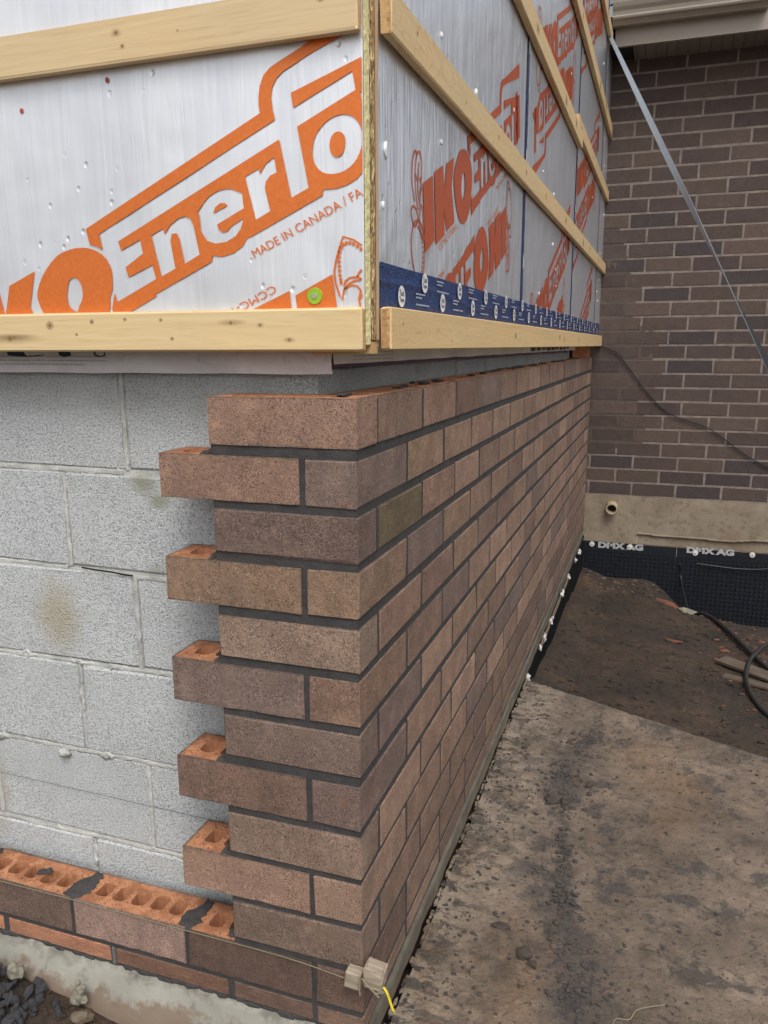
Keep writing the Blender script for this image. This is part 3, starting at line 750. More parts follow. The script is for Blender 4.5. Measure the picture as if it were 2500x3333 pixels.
# traced outline of the print, metres in the board's plane (x right, z up)
def T(pts): return [(a/1000, b/1000) for a, b in pts]
LOGO = [[[(-0.5005,0.2730), (-0.1665,0.4237), (-0.1680,0.4352), (-0.1679,0.4465), (-0.1650,0.4622), (-0.1582,0.4759), (-0.1463,0.4857), (-0.1289,0.4933), (-0.0966,0.5069), (0.0860,0.5940), (0.0920,0.5600), (-0.0857,0.4949), (-0.1103,0.4841), (-0.1256,0.4779), (-0.1373,0.4690), (-0.1447,0.4570), (-0.1467,0.4429), (-0.1447,0.4250), (-0.1412,0.4125), (-0.4741,0.2636), (-0.4686,0.2373), (-0.4806,0.2438), (-0.4940,0.2473)]],
 [[(-0.4583,0.1422), (-0.4513,0.1680), (-0.4466,0.1527), (-0.3672,0.1882), (-0.3731,0.2105), (-0.4209,0.1924), (-0.4256,0.2086), (-0.3897,0.2294), (-0.3939,0.2515), (-0.4325,0.2355), (-0.4368,0.2505), (-0.1356,0.3844), (-0.1177,0.3001), (-0.0884,0.3126), (-0.1052,0.3997), (-0.0109,0.4414), (-0.0160,0.4665), (-0.1109,0.4261), (-0.1141,0.4471), (0.1030,0.5180), (0.1270,0.4140), (0.0400,0.3720), (-0.0016,0.3286), (-0.0097,0.3205), (-0.0245,0.3131), (-0.0432,0.3087), (-0.0646,0.3084), (-0.0659,0.3003), (-0.1873,0.2470), (-0.1955,0.2446), (-0.2043,0.2328), (-0.2212,0.2229), (-0.2424,0.2184), (-0.2591,0.2208), (-0.2604,0.2120), (-0.3629,0.1670), (-0.3712,0.1635), (-0.3678,0.1604), (-0.4180,0.1380), (-0.4520,0.1180)], [(-0.3719,0.2567), (-0.3487,0.2664), (-0.3458,0.2573), (-0.3357,0.2705), (-0.3198,0.2803), (-0.3067,0.2832), (-0.2962,0.2791), (-0.2913,0.2683), (-0.2824,0.2235), (-0.3113,0.2102), (-0.3188,0.2482), (-0.3234,0.2581), (-0.3322,0.2578), (-0.3359,0.2472), (-0.3292,0.2035), (-0.3566,0.1916)], [(-0.2802,0.2835), (-0.2827,0.2886), (-0.2738,0.2979), (-0.2678,0.3046), (-0.2605,0.3103), (-0.2522,0.3146), (-0.2435,0.3175), (-0.2351,0.3192), (-0.2269,0.3195), (-0.2189,0.3183), (-0.2119,0.3155), (-0.2017,0.3114), (-0.1997,0.2896), (-0.2482,0.2679), (-0.2453,0.2590), (-0.2384,0.2552), (-0.2300,0.2566), (-0.2235,0.2632), (-0.2012,0.2742), (-0.2063,0.2596), (-0.2159,0.2490), (-0.2329,0.2410), (-0.2518,0.2390), (-0.2684,0.2443), (-0.2782,0.2588)], [(-0.1956,0.3352), (-0.1720,0.3453), (-0.1695,0.3378), (-0.1591,0.3517), (-0.1478,0.3581), (-0.1443,0.3592), (-0.1411,0.3382), (-0.1526,0.3340), (-0.1600,0.3261), (-0.1620,0.3162), (-0.1537,0.2830), (-0.1794,0.2714)], [(-0.0807,0.3649), (-0.0796,0.3726), (-0.0773,0.3807), (-0.0732,0.3878), (-0.0677,0.3943), (-0.0607,0.4006), (-0.0526,0.4057), (-0.0434,0.4089), (-0.0341,0.4103), (-0.0255,0.4094), (-0.0178,0.4067), (-0.0118,0.4024), (-0.0071,0.3970), (-0.0038,0.3907), (-0.0018,0.3840), (-0.0009,0.3779), (-0.0012,0.3714), (-0.0028,0.3638), (-0.0057,0.3560), (-0.0097,0.3488), (-0.0150,0.3423), (-0.0218,0.3369), (-0.0298,0.3328), (-0.0390,0.3303), (-0.0484,0.3295), (-0.0573,0.3304), (-0.0652,0.3330), (-0.0715,0.3377), (-0.0763,0.3435), (-0.0791,0.3493), (-0.0806,0.3551), (-0.0811,0.3597)], [(-0.0045,0.4370), (0.0270,0.4520), (0.0450,0.3720), (0.0120,0.3600)], [(0.0410,0.5050), (0.0720,0.5200), (0.0980,0.3920), (0.0660,0.3800)]],
 [[(-0.2548,0.2846), (-0.2501,0.2941), (-0.2403,0.2998), (-0.2320,0.2989), (-0.2281,0.2949)]],
 [[(-0.0533,0.3660), (-0.0533,0.3717), (-0.0520,0.3771), (-0.0498,0.3817), (-0.0467,0.3852), (-0.0426,0.3872), (-0.0382,0.3877), (-0.0342,0.3862), (-0.0309,0.3833), (-0.0290,0.3797), (-0.0281,0.3752), (-0.0282,0.3697), (-0.0293,0.3641), (-0.0312,0.3593), (-0.0339,0.3555), (-0.0374,0.3532), (-0.0413,0.3523), (-0.0452,0.3530), (-0.0487,0.3554), (-0.0515,0.3602)]],
 [[(-0.6136,0.1620), (-0.6135,0.1707), (-0.6108,0.1777), (-0.6073,0.1856), (-0.6024,0.1939), (-0.5961,0.2028), (-0.5878,0.2121), (-0.5763,0.2228), (-0.5634,0.2323), (-0.5508,0.2376), (-0.5382,0.2408), (-0.5259,0.2430), (-0.5139,0.2436), (-0.5019,0.2427), (-0.4904,0.2401), (-0.4796,0.2357), (-0.4702,0.2299), (-0.4629,0.2227), (-0.4575,0.2145), (-0.4544,0.2059), (-0.4531,0.1964), (-0.4534,0.1849), (-0.4550,0.1738), (-0.4581,0.1658), (-0.4611,0.1587), (-0.4608,0.1516), (-0.4620,0.1430), (-0.4689,0.1299), (-0.4800,0.1160), (-0.4964,0.1036), (-0.5150,0.0940), (-0.5328,0.0898), (-0.5500,0.0900), (-0.5659,0.0950), (-0.5800,0.1040), (-0.5916,0.1170), (-0.6010,0.1320), (-0.6088,0.1478)], [(-0.5464,0.1799), (-0.5447,0.1862), (-0.5424,0.1906), (-0.5386,0.1934), (-0.5342,0.1946), (-0.5296,0.1945), (-0.5252,0.1928), (-0.5216,0.1890), (-0.5188,0.1838), (-0.5170,0.1775), (-0.5163,0.1707), (-0.5171,0.1637), (-0.5190,0.1572), (-0.5222,0.1522), (-0.5258,0.1477), (-0.5279,0.1418), (-0.5310,0.1380), (-0.5380,0.1400), (-0.5450,0.1450), (-0.5486,0.1517), (-0.5500,0.1600), (-0.5488,0.1702)]],
 [[(-0.8350,0.1190), (-0.7710,0.1450), (-0.7560,0.0300), (-0.8190,0.0000)]],
 [[(-0.7590,0.1530), (-0.6980,0.1770), (-0.6890,0.1310), (-0.6730,0.1850), (-0.6150,0.2080), (-0.6310,0.1480), (-0.6050,0.0830), (-0.6680,0.0580), (-0.6870,0.0980), (-0.6820,0.0490), (-0.7460,0.0230)]]]
OC = (-.533, .190)        # centre of the O, the print's reference point
def clip(poly, x0, x1, z0, z1):
    for ax, lim, sgn in ((0, x0, 1), (0, x1, -1), (1, z0, 1), (1, z1, -1)):
        out = []
        for i in range(len(poly)):
            a, b = poly[i-1], poly[i]; ia = (a[ax]-lim)*sgn >= 0; ib = (b[ax]-lim)*sgn >= 0
            if ia != ib:
                t = (lim-a[ax])/(b[ax]-a[ax]); out.append((a[0]+t*(b[0]-a[0]), a[1]+t*(b[1]-a[1])))
            if ib: out.append(b)
        poly = out
        if not poly: return []
    return poly
def fill_mesh(groups, rect, y, name='logo_print'):
    """groups: list of [outer, hole, hole...]"""
    mb = MB(); x0, x1, z0, z1 = rect
    for g_ in groups:
        o = clip(g_[0], x0, x1, z0, z1)
        if len(o) < 3: continue
        hs_ = [h for h in (clip(h, x0+.0006, x1-.0006, z0+.0006, z1-.0006) for h in g_[1:]) if len(h) > 2]
        cu_ = bpy.data.curves.new('print', 'CURVE'); cu_.dimensions = '2D'; cu_.fill_mode = 'FRONT'
        for q in [o]+hs_:
            sp = cu_.splines.new('POLY'); sp.points.add(len(q)-1)
            for i, p in enumerate(q): sp.points[i].co = (p[0], p[1], 0, 1)
            sp.use_cyclic_u = True
        ob = bpy.data.objects.new('print', cu_); C.objects.link(ob); bpy.context.view_layer.update()
        me = bpy.data.meshes.new_from_object(ob.evaluated_get(bpy.context.evaluated_depsgraph_get())); bpy.data.objects.remove(ob)
        mb.add([(v.co.x, y, v.co.y) for v in me.vertices], [tuple(p.vertices) for p in me.polygons])
    return mb
def place(c, flip, pts):
    s = -1 if flip else 1
    return [(c[0]+s*(p[0]-OC[0]), c[1]+s*(p[1]-OC[1])) for p in pts]
EMB = [  # knightly shield emblem left of the first letter: strokes relative to the O centre (mm)
    [(-288,-176),(-290,-205),(-304,-256),(-336,-244),(-362,-214),(-371,-180),(-360,-150),(-330,-138),(-300,-150),(-288,-176)],
    [(-300,-168),(-318,-150),(-322,-128),(-312,-108),(-299,-124),(-297,-148),(-300,-168)],
    [(-330,-138),(-346,-150),(-362,-146),(-372,-128),(-360,-118),(-340,-122),(-330,-138)],
    [(-330,-120),(-345,-95),(-350,-60),(-340,-30),(-322,-22),(-310,-40),(-314,-80),(-322,-110)],
    [(-352,-110),(-368,-80),(-366,-45),(-350,-25),(-338,-30)],
    [(-326,-104),(-334,-84),(-332,-60),(-326,-40)], [(-322,-90),(-308,-80)], [(-324,-70),(-309,-60)], [(-338,-72),(-350,-62)]]
def board_print(parent, rect, centres, y, emblem=True):
    mb = MB()
    for (c, flip) in centres:
        gs = [[place(c, flip, q) for q in g_] for g_ in LOGO]
        k = fill_mesh(gs, rect, y); mb.add(k.v, k.f)
        for st in (EMB if emblem else ()):
            q = place(c, flip, [(OC[0]+a/1000, OC[1]+b/1000) for a, b in st])
            q = [p for p in q if rect[0]+.003 < p[0] < rect[1]-.003 and rect[2] < p[1] < rect[3]]
            if len(q) > 1:
                # smooth the stroke
                qq = []
                for i in range(len(q)-1):
                    for t in (0, .34, .67):
                        p0, p1, p2, p3 = q[max(i-1, 0)], q[i], q[i+1], q[min(i+2, len(q)-1)]
                        qq.append(tuple(.5*((2*p1[d])+(-p0[d]+p2[d])*t+(2*p0[d]-5*p1[d]+4*p2[d]-p3[d])*t*t+(-p0[d]+3*p1[d]-3*p2[d]+p3[d])*t**3) for d in (0, 1)))
                qq.append(q[-1]); mb.ribbon(qq, .0042, y)
        for i in range(22 if emblem else 0):       # ring of dots inside the shield
            a = -2.6 + 4.1*i/21; dx, dz = -331+31*math.cos(a), -196+47*math.sin(a)
            p = place(c, flip, [(OC[0]+dx/1000, OC[1]+dz/1000)])[0]
            if rect[0]+.004 < p[0] < rect[1]-.004 and rect[2] < p[1] < rect[3]:
                mb.add([(p[0]+.0032*math.cos(R(45*q)), y, p[1]+.0032*math.sin(R(45*q))) for q in range(8)], [tuple(range(8))])
    if not mb.v: return None
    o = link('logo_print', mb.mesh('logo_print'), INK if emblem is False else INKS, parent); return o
def logo_text(parent, c, flip, y, rect):
    ang = math.atan2(.0728, .1616) + (math.pi if flip else 0); s = -1 if flip else 1
    def at_(dx, dz): return (c[0]+s*dx/1000, c[1]+s*dz/1000)
    jobs = [('CCMC-13186-L', at_(-184, -176), .152, .0135)]
    if flip or c[0] > 0: jobs.append(('MADE IN CANADA / FABRIQUE', at_(348, 23), .31, .0135))
    else: jobs.append(('MADE IN CANADA / FA', at_(348, 23), .204, .0135))
    for s_, p, w, h in jobs:
        ex = p[0]+math.cos(ang)*w; ez = p[1]+math.sin(ang)*w
        if rect[0] <= min(p[0], ex)-.004 and max(p[0], ex) <= rect[1]+.004 and min(p[1], ez) > rect[2]: letters(s_, p, ang, w, h, y, INK, parent, 'small_print', shear=-.15)

REDD = plain('red_dot', (.45, .07, .04), .5)
# ------------------------------------------------------------ front foam board, sheathing
YF = .040
fb = thing('foam_board', 'silver foil-faced foam board with huge orange lettering, facing the camera left of the corner', 'foam board')
m = MB()
RX = 0.0
v, f = grid(lin(-2.8, RX, 300), lin(.072, 2.5, 260), lambda x, z: (x, YF + .0008*noise.noise(Vector((x*20, z*2, 0))), z)); m.add(v, f)
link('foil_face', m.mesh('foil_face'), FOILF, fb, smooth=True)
def core_e(y, z):     # knife-cut foam edge
    w = 0 if y < .0425 or y > .0645 else 1
    return (RX + .0006 + w*(noise.noise(Vector((y*160, z*90, 0)))*.0016 + .0008), y + (noise.noise(Vector((z*30, 0, 4)))*.0012 if y > .06 else 0), z)
m = MB(); v, f = grid(lin(.0412, .0650, 9), lin(.0805, 2.5, 1200), core_e); m.add(v, f)
m.box(-2.8, RX-.001, .0412, .0648, .078, .0803); m.box(-2.8, RX-.001, .0415, .0648, .079, 2.5)
link('foam_core', m.mesh('foam_core'), YEL, fb, smooth=True)
rectF = (-2.6, RX-.0015, .0725, 2.4)
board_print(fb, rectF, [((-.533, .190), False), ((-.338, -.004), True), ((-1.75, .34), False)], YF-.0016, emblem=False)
FE = [[(-0.0037, 0.2261), (-0.0163, 0.2343), (-0.0338, 0.2401), (-0.0409, 0.221), (-0.0461, 0.2044), (-0.049, 0.1892), (-0.0466, 0.1721), (-0.0415, 0.1565), (-0.0363, 0.1472), (-0.033, 0.1632), (-0.0253, 0.1712), (-0.0151, 0.1756), (-0.0049, 0.1767)], [(-0.0333, 0.1673), (-0.0309, 0.1751), (-0.0237, 0.1799), (-0.0113, 0.1809), (-0.0049, 0.1777)], [(-0.0113, 0.1809), (-0.0086, 0.1869), (-0.004, 0.1911)], [(-0.0323, 0.1632), (-0.0227, 0.1691), (-0.0114, 0.1677), (-0.0058, 0.1608)], [(-0.0058, 0.1608), (-0.009, 0.149), (-0.0068, 0.1366)], [(-0.0044, 0.1557), (-0.006, 0.1489)]]
m = MB()
for st in FE: m.ribbon([p for p in st if p[0] < -.0015], .0030, YF-.0017)
for p in [(-0.0286, 0.2305), (-0.023, 0.2306), (-0.0171, 0.2287), (-0.0108, 0.2251), (-0.0052, 0.2209), (-0.0336, 0.2287), (-0.037, 0.2239), (-0.0394, 0.2176), (-0.0406, 0.2109), (-0.0408, 0.2042), (-0.0405, 0.1974), (-0.0402, 0.1906), (-0.0396, 0.1838), (-0.0385, 0.1777), (-0.0378, 0.1729)]:
    if p[0] < -.004: m.add([(p[0]+.0027*math.cos(R(45*q)), YF-.0017, p[1]+.0030*math.sin(R(45*q))) for q in range(8)], [tuple(range(8))])
link('shield_emblem', m.mesh('shield_emblem'), INK, fb)
letters('MADE IN CANADA / FA', (-.1846, .2135), math.atan2(.0728, .1616), .203, .0135, YF-.0016, INK, fb, 'small_print', shear=-.12)
letters('CCMC-1', (-.152, .1735), math.atan2(.0728, .1616)+math.pi, .085, .0125, YF-.0016, INK, fb, 'small_print', shear=-.12)
m = MB()
for x, z in ((-.445, .621), (-.437, .497), (-.252, .520), (-.612, .467)):
    m = MB(); m.add([(x+.0036*math.cos(R(36*q)), YF-.0016, z+.0045*math.sin(R(36*q))) for q in range(10)], [tuple(range(10))])
    link('printed_dot', m.mesh('printed_dot'), REDD, fb)
# lime green cap washer with its screw
def disc(mb, c, r0, y0, y1, n=28, r1=None):
    r1 = r1 or r0; v = []
    for k in range(n): a = 2*math.pi*k/n; v.append((c[0]+r0*math.cos(a), y0, c[1]+r0*math.sin(a)))
    for k in range(n): a = 2*math.pi*k/n; v.append((c[0]+r1*math.cos(a), y1, c[1]+r1*math.sin(a)))
    mb.add(v, [(k, (k+1) % n, n+(k+1) % n, n+k) for k in range(n)] + [tuple(range(n, 2*n))[::-1] if 0 else tuple(range(n, 2*n))])
gw = (-.0815, .1545)
m = MB(); disc(m, gw, .0128, YF-.001, YF-.004, 28, .0122); disc(m, gw, .0122, YF-.004, YF-.0030, 28, .0105)
w_ = link('cap_washer', m.mesh('cap_washer'), GREEN, fb); w_['label'] = 'lime green plastic cap washer'
m = MB(); disc(m, gw, .0042, YF-.003, YF-.0052, 16); link('screw', m.mesh('screw'), ZINC, w_)

m = MB()
def osb_e(y, z): return (RX + .001 + noise.noise(Vector((y*190, z*150, 3)))*.0016*(1 if .0655 < y < .0835 else 0) + .0012*noise.noise(Vector((y*50, z*40, 3))), y, z)
v, f = grid(lin(.0652, .0848, 10), lin(.088, 2.5, 900), osb_e); m.add(v, f)
m.box(-2.8, RX-.002, .0652, .0845, .086, 2.5)
tag(link('strand_board', m.mesh('strand_board'), OSB, smooth=False), 'rough strand board edge showing at the corner behind the yellow foam', 'strand board')
m = MB(); v, f = grid(lin(.0852, .0992, 5), lin(.088, 2.5, 300), lambda y, z: (RX + .0025 + .0006*noise.noise(Vector((y*90, z*20, 1))), y, z)); m.add(v, f)
m.box(-.3, RX+.001, .0854, .099, .087, 2.5)
tag(link('plywood_strip', m.mesh('plywood_strip'), mat_wood('pale_ply_edge', (.60, .44, .27), (.33, .2, .1), grain='z')), 'pale plywood edge running up the corner beside the strand board', 'plywood')
m = MB(); m.box(-.10, -.0005, .064, .1005, .0665, .0850)
tag(link('timber_packer', m.mesh('timber_packer'), mat_wood('packer_wood', (.62, .42, .2), (.35, .2, .08))), 'short timber packer tucked under the sheathing at the corner', 'timber')

# ------------------------------------------------------------ side wall: foil boards, tape (frame: local x outward, y along the wall)
TILT = .0066
SR = (0, 0, -TILT); SO = Vector((0, .04, 0))
seams = [.062, 1.365, 2.69, 3.95, 4.40]      # local distances along the wall
names = ['nearest silver foil board on the side wall, orange lettering upright and inverted', 'second silver foil board on the side wall past the first blue seam', 'third silver foil board on the side wall between second and third blue seams', 'narrow last foil board against the old brown brick house']
PR = {0: [((.603, .437), False), ((.798, .257), True), ((.603, 1.29), False), ((.798, 1.11), True)],
      1: [((1.885, 1.12), False), ((2.13, 1.0), True), ((1.90, .27), False), ((2.10, .10), True), ((1.885, 1.95), False)],
      2: [((2.665, 1.50), False), ((3.05, .93), False), ((3.28, .79), True), ((3.05, .12), False), ((3.28, 1.62), True)], 3: []}
for i in range(4):
    a, b = seams[i], seams[i+1]
    # board frame whose local x runs along the wall and whose face is local -y
    t = thing('foam_board', names[i], 'foam board', loc=SO, rot=(0, 0, math.pi/2-TILT), group='foil foam boards on the side wall')
    m = MB(); n = int((b-a)/.006)
    m.add(*grid(lin(a+.002, b-.002, n), lin(.076, 2.5, 200), lambda x, z: (x, -.0006*noise.noise(Vector((x*25, z*2, i))), z)))
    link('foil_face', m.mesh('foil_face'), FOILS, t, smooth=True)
    m = MB(); m.box(a+.002, b-.002, .0015, .025, .078, 2.5); link('foam_core', m.mesh('foam_core'), YEL, t)
    rect = (a+.012, b-.012, .08, 2.45)
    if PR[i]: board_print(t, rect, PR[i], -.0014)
    if i == 0:
        for c, fl in PR[i][:2]: logo_text(t, c, fl, -.0014, rect)
    # pinholes and dimples where nails missed
    rn = random.Random(20+i); m = MB()
    pts = {0: [(.097, .382, .010), (.084, .296, .006), (.424, .463, .005), (.418, .648, .006), (.711, .628, .008)]}.get(i, []) + [(rn.uniform(a+.1, b-.1), rn.uniform(.25, 2.0), rn.uniform(.003, .007)) for _ in range(9 if i else 4)]
    for x, z, r in pts:
        m = MB(); m.add(*lump(x, -.001, z, r*.7, .0022, r*1.1, int(x*99), 2, .7))
        link('torn_dimple', m.mesh('torn_dimple'), BADGE, t, smooth=True)
# bottom tape with its white ovals
tp = thing('blue_tape', 'glossy blue sheathing tape with white oval badges along the foot of the side wall', 'tape', loc=SO, rot=(0, 0, math.pi/2-TILT))
def tape_fn(x, t):
    z0 = .137; z1 = .2085 + .0065*min(1, x/4.2); z = z0 + (z1-z0)*t
    if x > .8: z = z0 + .006 + (z1-z0-.006)*t
    w = noise.noise(Vector((x*16, t*2.2, 0)))*.0016 + noise.noise(Vector((x*60, t*7, 0)))*.0007
    ridge = .0024*math.exp(-((t-.52-.12*math.sin(x*6))/.05)**2)
    return (x, -.0022 - max(-.0008, w) - ridge, z)
m = MB(); m.add(*grid(lin(.062, 4.33, 900), lin(0, 1, 20), tape_fn)); link('tape_strip', m.mesh('tape_strip'), TAPE, tp, smooth=True)
tm, _ = text_mesh('Tuck', .018); tm2, _ = text_mesh('Tape', .018)
ov = MB(); n = 24
ov.add([(.0172*math.cos(2*math.pi*k/n), 0, .0165*math.sin(2*math.pi*k/n)) for k in range(n)], [tuple(range(n))]); ovm = ov.mesh('badge')
rg = MB()
for rr in (.0150,):
    for k in range(n):
        a0, a1 = 2*math.pi*k/n, 2*math.pi*(k+1)/n
        q = [(r_*1.04*math.cos(a), -.0003, r_*math.sin(a)) for r_, a in ((rr, a0), (rr, a1), (rr-.0007, a1), (rr-.0007, a0))]
        rg.add(q, [(0, 1, 2, 3)])
rgm = rg.mesh('badge_ring')
lt = MB()
for q, (dx, dz) in zip((tm, tm2), ((-.0115, .0005), (-.0120, -.0105))):
    lt.add([(dx+v.co.x*.0232, -.0003, dz+v.co.y*.0095) for v in q.vertices], [tuple(p.vertices) for p in q.polygons])
ltm = lt.mesh('badge_text')
lw = [.164+.2665*i for i in range(16)]; up = [.303+.2665*i for i in range(16)]
for j, (xs_, zz) in enumerate(((lw, .160), (up, .190))):
    for x in xs_:
        if x > 4.3: continue
        z = zz + (.006*min(1, x/1.2) if j == 0 else .010*min(1, x/1.5))
        b_ = link('tape_badge', ovm, BADGE, tp, (x, -.0056, z), (0, 0, 0), (1.12, 1, 1.08)); link('badge_lettering', ltm, DARKT, b_)
m = MB()
for j, (xs_, zz) in enumerate(((lw, .160), (up, .190))):
    for x in xs_:
        z = zz + (.006*min(1, x/1.2) if j == 0 else .010*min(1, x/1.5))
        if x > 3.9: continue
        rt = random.Random(int(x*77))
        for r_ in range(4):
            w = (.05, .038, .0, .085)[r_]; xx = x+.085; e = xx+w
            while xx < e:
                l = rt.uniform(.003, .008); m.box(xx, xx+l, -.0052, -.0050, z+.008-r_*.0062, z+.0108-r_*.0062); xx += l+.0022
tag(link('tape_fine_print', m.mesh('tape_fine_print'), LITE, tp), kind='stuff')
# vertical seam tapes
for i, (sx_, lab) in enumerate(zip(seams[1:4], ['nearest vertical blue tape strip between foil boards on the side wall', 'middle vertical blue tape strip between foil boards on the side wall', 'farthest and thinnest vertical blue tape strip on the side wall'])):
    t = thing('seam_tape', lab, 'tape', loc=SO, rot=(0, 0, math.pi/2-TILT), group='blue tape strips over the board seams')
    w = (.034, .026, .014)[i]
    m = MB(); m.add(*grid(lin(sx_-w/2, sx_+w/2, 9), lin(.21, 2.5, 420), lambda x, z: (x, -.0020 - .0012*abs(noise.noise(Vector((x*90, z*14, i)))) + (.0012 if abs(x-sx_-.003*math.sin(z*5)) < .003 else 0), z)))
    link('tape_strip', m.mesh('tape_strip'), TAPE, t, smooth=True)
    for k in range(8):
        z = .33+.30*k+.05*i
        if z < 2.4: link('tape_badge', ovm, BADGE, t, (sx_+rb.uniform(-.005, .002), -.0046, z), (0, 0, 0), (.34, 1, 1.35))

# ------------------------------------------------------------ timber strapping
PINE = (.74, .575, .315); PD = (.40, .235, .09)
SW, ST = .065, .019
def strap(label, x0, x1, z0, mat, frame='front', tilt=0., st=ST, off=0., sw=SW, bow=0.):
    L = x1-x0
    m = cbox(L, st, sw, .0028, .0004, int(abs(x0)*1000+z0*100)); me = m.mesh('strapping_board')
    me.materials.append(mat); me.materials.append(ENDG)
    for p in me.polygons: p.material_index = 1 if abs(p.normal.x) > .9 else 0
    if frame == 'front': o = link('strapping_board', me, None, None, ((x0+x1)/2, YF-.0018-st/2, z0+sw/2), (0, -tilt, 0))
    else:
        c = SO + Matrix.Rotation(math.pi/2-TILT, 3, 'Z') @ Vector(((x0+x1)/2, -.0045-st/2-off, z0+sw/2))
        o = link('strapping_board', me, None, None, c, (0, -tilt, math.pi/2-TILT))
    return tag(o, label, 'timber strip', 'horizontal timber strapping nailed over the foam boards')
kf = [(-.642+1.348, 0, 0, 0)]
def K(xc, pts): return [(x-xc, z, r, s) for x, z, r, s in pts]
w0 = mat_wood('pine_front_low', PINE, PD, K(-1.2985, [(-.575, .012, .0075, 0), (-.487, .017, .0045, 0), (-.52, -.004, .003, 0), (-.655, -.008, .0035, 18), (-.665, -.010, .006, 14), (-.220, .012, .0035, 9), (-.118, -.015, .003, 4), (-.168, .008, .003, 3), (-.33, -.012, .0025, 2), (-.35, .018, .0025, 2), (-.42, .020, .0025, 2)]), cathedral=.0)
w1 = mat_wood('pine_front_high', (.70, .545, .32), PD, K(-1.4, [(-.40, .010, .004, 3), (-.055, .012, .003, 3), (-.060, .028, .0035, 2), (-.29, .0, .002, 0), (-.39, -.01, .003, 2)]))
strap('lowest timber strip on the front wall, with dark knots, butting the corner', -2.6, .0025, .0705, w0)
strap('upper timber strip on the front wall, stopping short of the corner', -2.8, -.0005, .5105, w1, tilt=.002)
strap('topmost timber strip on the front wall, above the picture edge', -2.8, -.0005, .955, w1)
ws0 = mat_wood('pine_side_low', (.74, .545, .28), (.42, .24, .085), [(x-2.39, z, r, s) for x, z, r, s in ((.155, .012, .0035, 0), (.30, .008, .0035, 0), (.62, -.018, .004, 0), (.75, .01, .003, 0), (1.35, .0, .008, 3), (2.35, .003, .010, 3), (2.5, -.004, .012, 2), (3.1, .0, .01, 3))], 'x', cathedral=.35)
ws1 = mat_wood('pine_side_mid', (.73, .55, .30), (.42, .25, .10), [(x-2.3, z, r, s) for x, z, r, s in ((.28, .010, .005, 0), (.62, -.005, .004, 0), (.95, .004, .006, 2), (1.35, .0, .007, 3), (1.75, .0, .009, 2), (2.3, .0, .012, 3), (3.0, -.005, .016, 3), (3.35, .005, .016, 2), (3.9, .0, .014, 2))], 'x', cathedral=.12)
ws2 = mat_wood('pine_side_high', (.70, .52, .28), (.40, .22, .085), [(x-2.3, z, r, s) for x, z, r, s in ((1.5, .0, .012, 2), (2.1, .005, .010, 2), (2.6, .0, .010, 3), (3.5, .0, .02, 3), (3.9, .005, .018, 3))], 'x')
strap('lowest timber strip on the side wall, just above the brick top', .056, 4.36, .0715, ws0, 'side', tilt=-.0005, sw=.0665)
strap('second timber strip up the side wall, starting at the corner', .060, 4.36, .5300, ws1, 'side', tilt=-.0008)
strap('third timber strip up the side wall, its nearer length', .060, 2.70, .945, ws1, 'side', tilt=-.010)
strap('third timber strip up the side wall, its farther length with dark stains', 2.55, 4.36, .973, ws2, 'side', off=-.001, tilt=-.004, st=.017)
strap('fourth timber strip up the side wall, with long dark stains', .060, 4.36, 1.372, ws2, 'side', tilt=-.012)
strap('highest timber strip in view on the side wall, ending beside the gutter', .060, 4.03, 1.80, ws2, 'side', tilt=-.012)

# ------------------------------------------------------------ old brown brick house behind
YH = 4.400; HE = 1.50
oh = thing('brick_house', 'old dark brown brick house wall with tan gutter and pale joints', 'house', loc=(0, YH, 0))
FB = mat_brick('old_dark_brick', (.12, .06, .04), old=True)
OBM = [cbox(.269, .09, .0786, .002, .0012, 90+s).mesh('old_brick') for s in range(5)]
for q in OBM: q.materials.append(FB)
P_ = .0906; top = 1.755
fm = MB()
Z0 = -.924
rows = [z for z in [(.0762 + .0060 + P_*j) for j in range(-11, 20)] if z > Z0+.0 and z < 1.80]
stuffm = MB()
for j, zb in enumerate(rows):
    zt = min(zb+.0786, 1.785)
    if zt-zb < .02: continue
    par = int(round((zb-.0822)/P_)) % 2
    xj = .4657 if par == 0 else .5755       # a perpend in this course
    x = xj - .281*3 + .006
    r2 = random.Random(j+500)
    while x < HE:
        a, b = x, min(x+.269, HE)
        if b < -.08: x += .281; continue
        a = max(a, -.3)
        c = r2.choice([srgb(76, 64, 59), srgb(72, 61, 56), srgb(79, 67, 61), srgb(71, 60, 57), srgb(81, 69, 62)]); kk = r2.uniform(.90, 1.12); c = tuple(q*kk for q in c)
        if r2.random() < .10: c = srgb(62, 55, 55)
        if x < 9:
            link('brick', r2.choice(OBM), None, oh, ((a+b)/2, .045+r2.uniform(-.001, .001), (zt+zb)/2), (0, 0, 0), ((b-a)/.269, 1, (zt-zb)/.0786), c)
        else: stuffm.box(a, b, 0, .09, zb, zt)
        x += .281
fm.box(-.6, HE-.002, .0022, 6., Z0-.002, 1.80)
link('mortar', fm.mesh('house_mortar'), MOF, oh)
# brown mortar wash smeared over the joints next to the corner
m = MB()
def wash(x, z):
    k = noise.noise(Vector((x*6, z*5, 0)))*.9 + noise.noise(Vector((x*20, z*20, 4)))*.5
    lim = .40 - .34*abs((z+.0)/.9 if z > 0 else z*.35)
    d = (lim - x) + k*.14
    yy = .004 if d < 0 else .0014
    return (x, yy + .0008*noise.noise(Vector((x*50, z*50, 2))), z)
m.add(*grid(lin(-.08, .62, 90), lin(-.60, .92, 190), wash))
link('mortar_wash', m.mesh('mortar_wash'), mat_parge('brown_wash', (.075, .058, .047), (.11, .086, .068), .003), oh, smooth=True)
